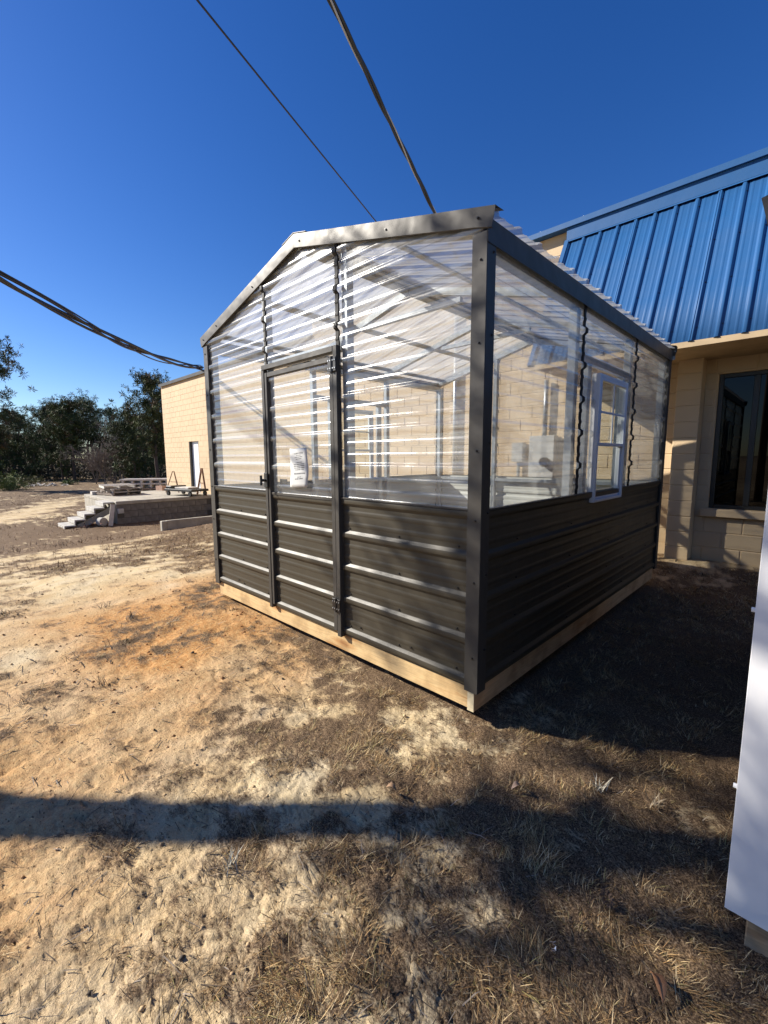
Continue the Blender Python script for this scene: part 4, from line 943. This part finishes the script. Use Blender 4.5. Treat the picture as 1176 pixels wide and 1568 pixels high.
special(205, 36, dict(seed=36, h=5.6, base_frac=.06, rad=2.0, ntuft=800, size=.28, per=22, col=(.06, .08, .03)), 'bushy shorter pine beside the tall pine near the building')
special(112, 42, dict(seed=39, h=7.2, base_frac=.45, rad=2.1, ntuft=700, size=.30, per=22, col=(.065, .085, .028)), 'rounded pine standing highest in the middle of the wood line')
# grey leafless trees in front of the wood
def bare(seed, h):
    r_ = random.Random(seed); m = MB()
    def grow(p, d, L, rad, lev):
        q = p+d*L; m.tube([p, (p+q)/2+Vector((r_.gauss(0, .04), r_.gauss(0, .04), r_.gauss(0, .03)))*L, q], [rad, rad*.8, rad*.6], 4 if lev < 2 else 3, False)
        if lev >= 4: return
        for k in range(5 if lev < 3 else 4):
            t = r_.uniform(.25, 1); nd = (d+Vector((r_.gauss(0, .5), r_.gauss(0, .5), r_.gauss(.05, .35)))).normalized(); grow(p+d*L*t, nd, L*r_.uniform(.45, .72), rad*.55, lev+1)
    for k in range(3): grow(Vector((r_.gauss(0, .2), r_.gauss(0, .2), 0)), Vector((r_.gauss(0, .25), r_.gauss(0, .25), 1)).normalized(), h*.34, .045, 0)
    return m
for px, dep, sd_, h, lab in ((172, 38, 4, 8.6, 'tall grey leafless tree in the gap between the pines'), (158, 37, 9, 6.6, 'low grey leafless thicket tree left of the taller bare tree'), (189, 37.5, 15, 7.2, 'grey leafless tree closest to the building in the wood edge'), (144, 38, 22, 5.2, 'small grey leafless tree at the foot of the dark pines')):
    q = at(px, dep, 0); q.z = gzf(q.x, q.y)-.05; e = empty('bare_tree', q); bare(sd_, h).build('branches', TWIG, e); tag(e, lab, 'bare tree')
# bushes and undergrowth
def bush(px, dep, wd, h, n, col, name, label, seed):
    q = at(px, dep, 0); q.z = gzf(q.x, q.y); r_ = np.random.default_rng(seed); P = r_.normal(size=(n, 3))*np.array((wd, wd*.7, h*.33)); P[:, 2] = np.abs(P[:, 2])+.05
    e = empty(name, q); o = tufts(P, np.full(n, .26), 8, r_, col, 'foliage'); o.parent = e
    m = MB()
    for k in range(6): m.tube([(0, 0, -.05), tuple(P[k])], [.02, .008], 4, False)
    m.build('stem', BARK, e); tag(e, label, 'bush')
bush(6, 31, .75, 1.5, 330, (.12, .15, .04), 'green_bush', 'yellow green bush at the left edge below the pines', 1)
bush(40, 36, .9, .9, 200, (.15, .15, .06), 'green_bush', 'low yellowish scrub right of the left edge bush', 2)
bush(102, 37, .35, .4, 80, (.09, .13, .04), 'green_bush', 'small green tuft on the bare strip before the woods', 3)
m = MB(); q = at(74, 35, 0); q.z = gzf(q.x, q.y)
for k in range(26):
    p_ = q+Vector((random.gauss(0, .7), random.gauss(0, .7), .04+abs(random.gauss(0, .05)))); a = random.random()*6.3; L = random.uniform(.15, .6); m.bar(p_, p_+Vector((L*math.cos(a), L*math.sin(a), random.gauss(0, .08))), .12, .04)
tag(m.build('rubble_pile', PALEWOOD), 'pale heap of broken rubble before the wood line', 'rubble', None, 'stuff')
r = np.random.default_rng(5); n = 2600; pxs = r.uniform(-170, 290, n); dep = r.uniform(42, 60, n); P = np.array([at(a, d, 0) for a, d in zip(pxs, dep)]); P[:, 2] = gz(P[:, 0], P[:, 1])+np.abs(r.normal(size=n))*.7
o = tufts(P, np.full(n, .5), 7, r, (.05, .05, .026), 'undergrowth'); tag(o, 'dark tangled undergrowth along the foot of the wood', 'undergrowth', None, 'stuff')
r = np.random.default_rng(6); n = 5200; pxs = r.uniform(-260, 330, n); dep = r.uniform(60, 85, n); P = np.array([at(a, d, 0) for a, d in zip(pxs, dep)]); hh_ = 3.4+2.6*fbm(pxs/28, pxs*0+3, 5, 3); P[:, 2] = -.8+hh_*r.random(n)**.8*(dep/62)
o = tufts(P, np.full(n, .8), 7, r, (.038, .052, .022), 'far_wood'); tag(o, 'solid dark mass of woodland behind the nearer pines', 'woods', None, 'stuff')
# the pine outside the left of the picture whose crown dapples the yard
px_, py_ = -1.244-.79*5.6, -1.748-.613*5.6
e = as_tree(pine_mesh(seed=51, h=9.5, base_frac=.465, rad=1.1, ntuft=640, size=.28, per=8, flare=.46), 'pine_tree', (px_, py_, gzf(px_, py_)-.1), 0); e.rotation_mode = 'QUATERNION'; e.rotation_quaternion = Vector((-.06, .10, 1)).to_track_quat('Z', 'Y'); tag(e, 'slim pine out of view at the left whose shadow crosses the yard', 'pine tree')

# ------------------------------------------------------------------ small things on the ground
def ground_z(x, y): return float(gz(x, y)+(fbm(np.array(x*2.2), np.array(y*2.2), 21, 3)-.5)*.05+(fbm(np.array(x*9), np.array(y*9), 22, 3)-.5)*.03)+.012
def tuft_obj(x, y, n, L, col, label, seed):
    r_ = np.random.default_rng(seed); P = np.tile([[x, y, ground_z(x, y)-.01]], (n, 1))+r_.normal(size=(n, 3))*[.012, .012, 0]
    o = blades('grass_tuft', P, L*(.6+.6*r_.random(n)), np.full(n, .0042), np.radians(40+45*r_.random(n)), r_.random(n)*6.28, np.array(col)[None]*(.7+.5*r_.random((n, 1)))); tag(o, label, 'grass tuft')
tuft_obj(.655, -.04, 26, .075, (.62, .56, .42), 'pale upright straw tuft in the shade right of the greenhouse corner', 1)
tuft_obj(.86, .02, 18, .07, (.45, .36, .24), 'thin straw tuft at the edge of the sunlit strip', 2)
tuft_obj(-.16, -1.32, 22, .06, (.42, .40, .33), 'greyish weed rosette in the lower left grass', 3)
def leaf(x, y, L, rz, col, label, name='dry_leaf', cat_='leaf'):
    m = MB(); m.keep = True; z = ground_z(x, y)+.012
    prof = [(0, .02), (.15, .6), (.35, 1), (.6, .9), (.8, .55), (1, .02)]
    for t, w_ in prof:
        for s in (-1, 0, 1): m.v.append((t*L-L/2, s*w_*L*.22, (.012*abs(s)*w_+.02*math.sin(t*3))))
    for i in range(5):
        for j in range(2): m.f.append((i*3+j, i*3+j+1, i*3+j+4, i*3+j+3))
    o = m.build(name, simple(name+'_tan', col, .7, 0, .2, 60), None, True, (x, y, z)); o.rotation_euler = (.2, .15, rz); md = o.modifiers.new('thickness', 'SOLIDIFY'); md.thickness = .0006; tag(o, label, cat_)
leaf(1.02, -.688, .075, 2.2, (.42, .2, .09), 'curled orange brown dead leaf near the bottom right corner')
leaf(.02, -.68, .05, .4, (.36, .22, .12), 'brown dead leaf lying in the pole shadow')
leaf(.40, -.30, .05, 1.2, (.5, .33, .22), 'pale pinkish dead leaf in the sunlit grass patch')
m = MB(); z = ground_z(.775, -.778)
for k in range(6):
    a = random.random()*6.3; p_ = Vector((.775+random.gauss(0, .006), -.778+random.gauss(0, .010), z+.006)); m.add([p_, p_+Vector((.010*math.cos(a), .010*math.sin(a), .004)), p_+Vector((-.007*math.sin(a), .008*math.cos(a), .006))], [(0, 1, 2)])
tag(m.build('litter_scrap', simple('white_scrap', (.8, .8, .8), .6)), 'small crumpled white scrap of litter in the grass', 'litter')
cone = empty('pine_cone', (.84, -.515, ground_z(.84, -.515)+.008)); cone.rotation_euler = (1.3, .2, .5); tag(cone, 'brown open pine cone lying in the dry grass', 'pine cone')
m = MB()
for k in range(46):
    t = k/46; a = k*2.4; rr_ = .016*math.sin(math.pi*(.12+.85*t))+.002; z = (t-.5)*.06
    c_ = Vector((rr_*math.cos(a), rr_*math.sin(a), z)); tn = Vector((-math.sin(a), math.cos(a), 0)); m.add([c_*.3+Vector((0, 0, z*.7)), c_+tn*.005, c_*1.25+Vector((0, 0, .004)), c_-tn*.005], [(0, 1, 2, 3)])
m.build('scales', simple('cone_brown', (.14, .09, .06), .9), cone)
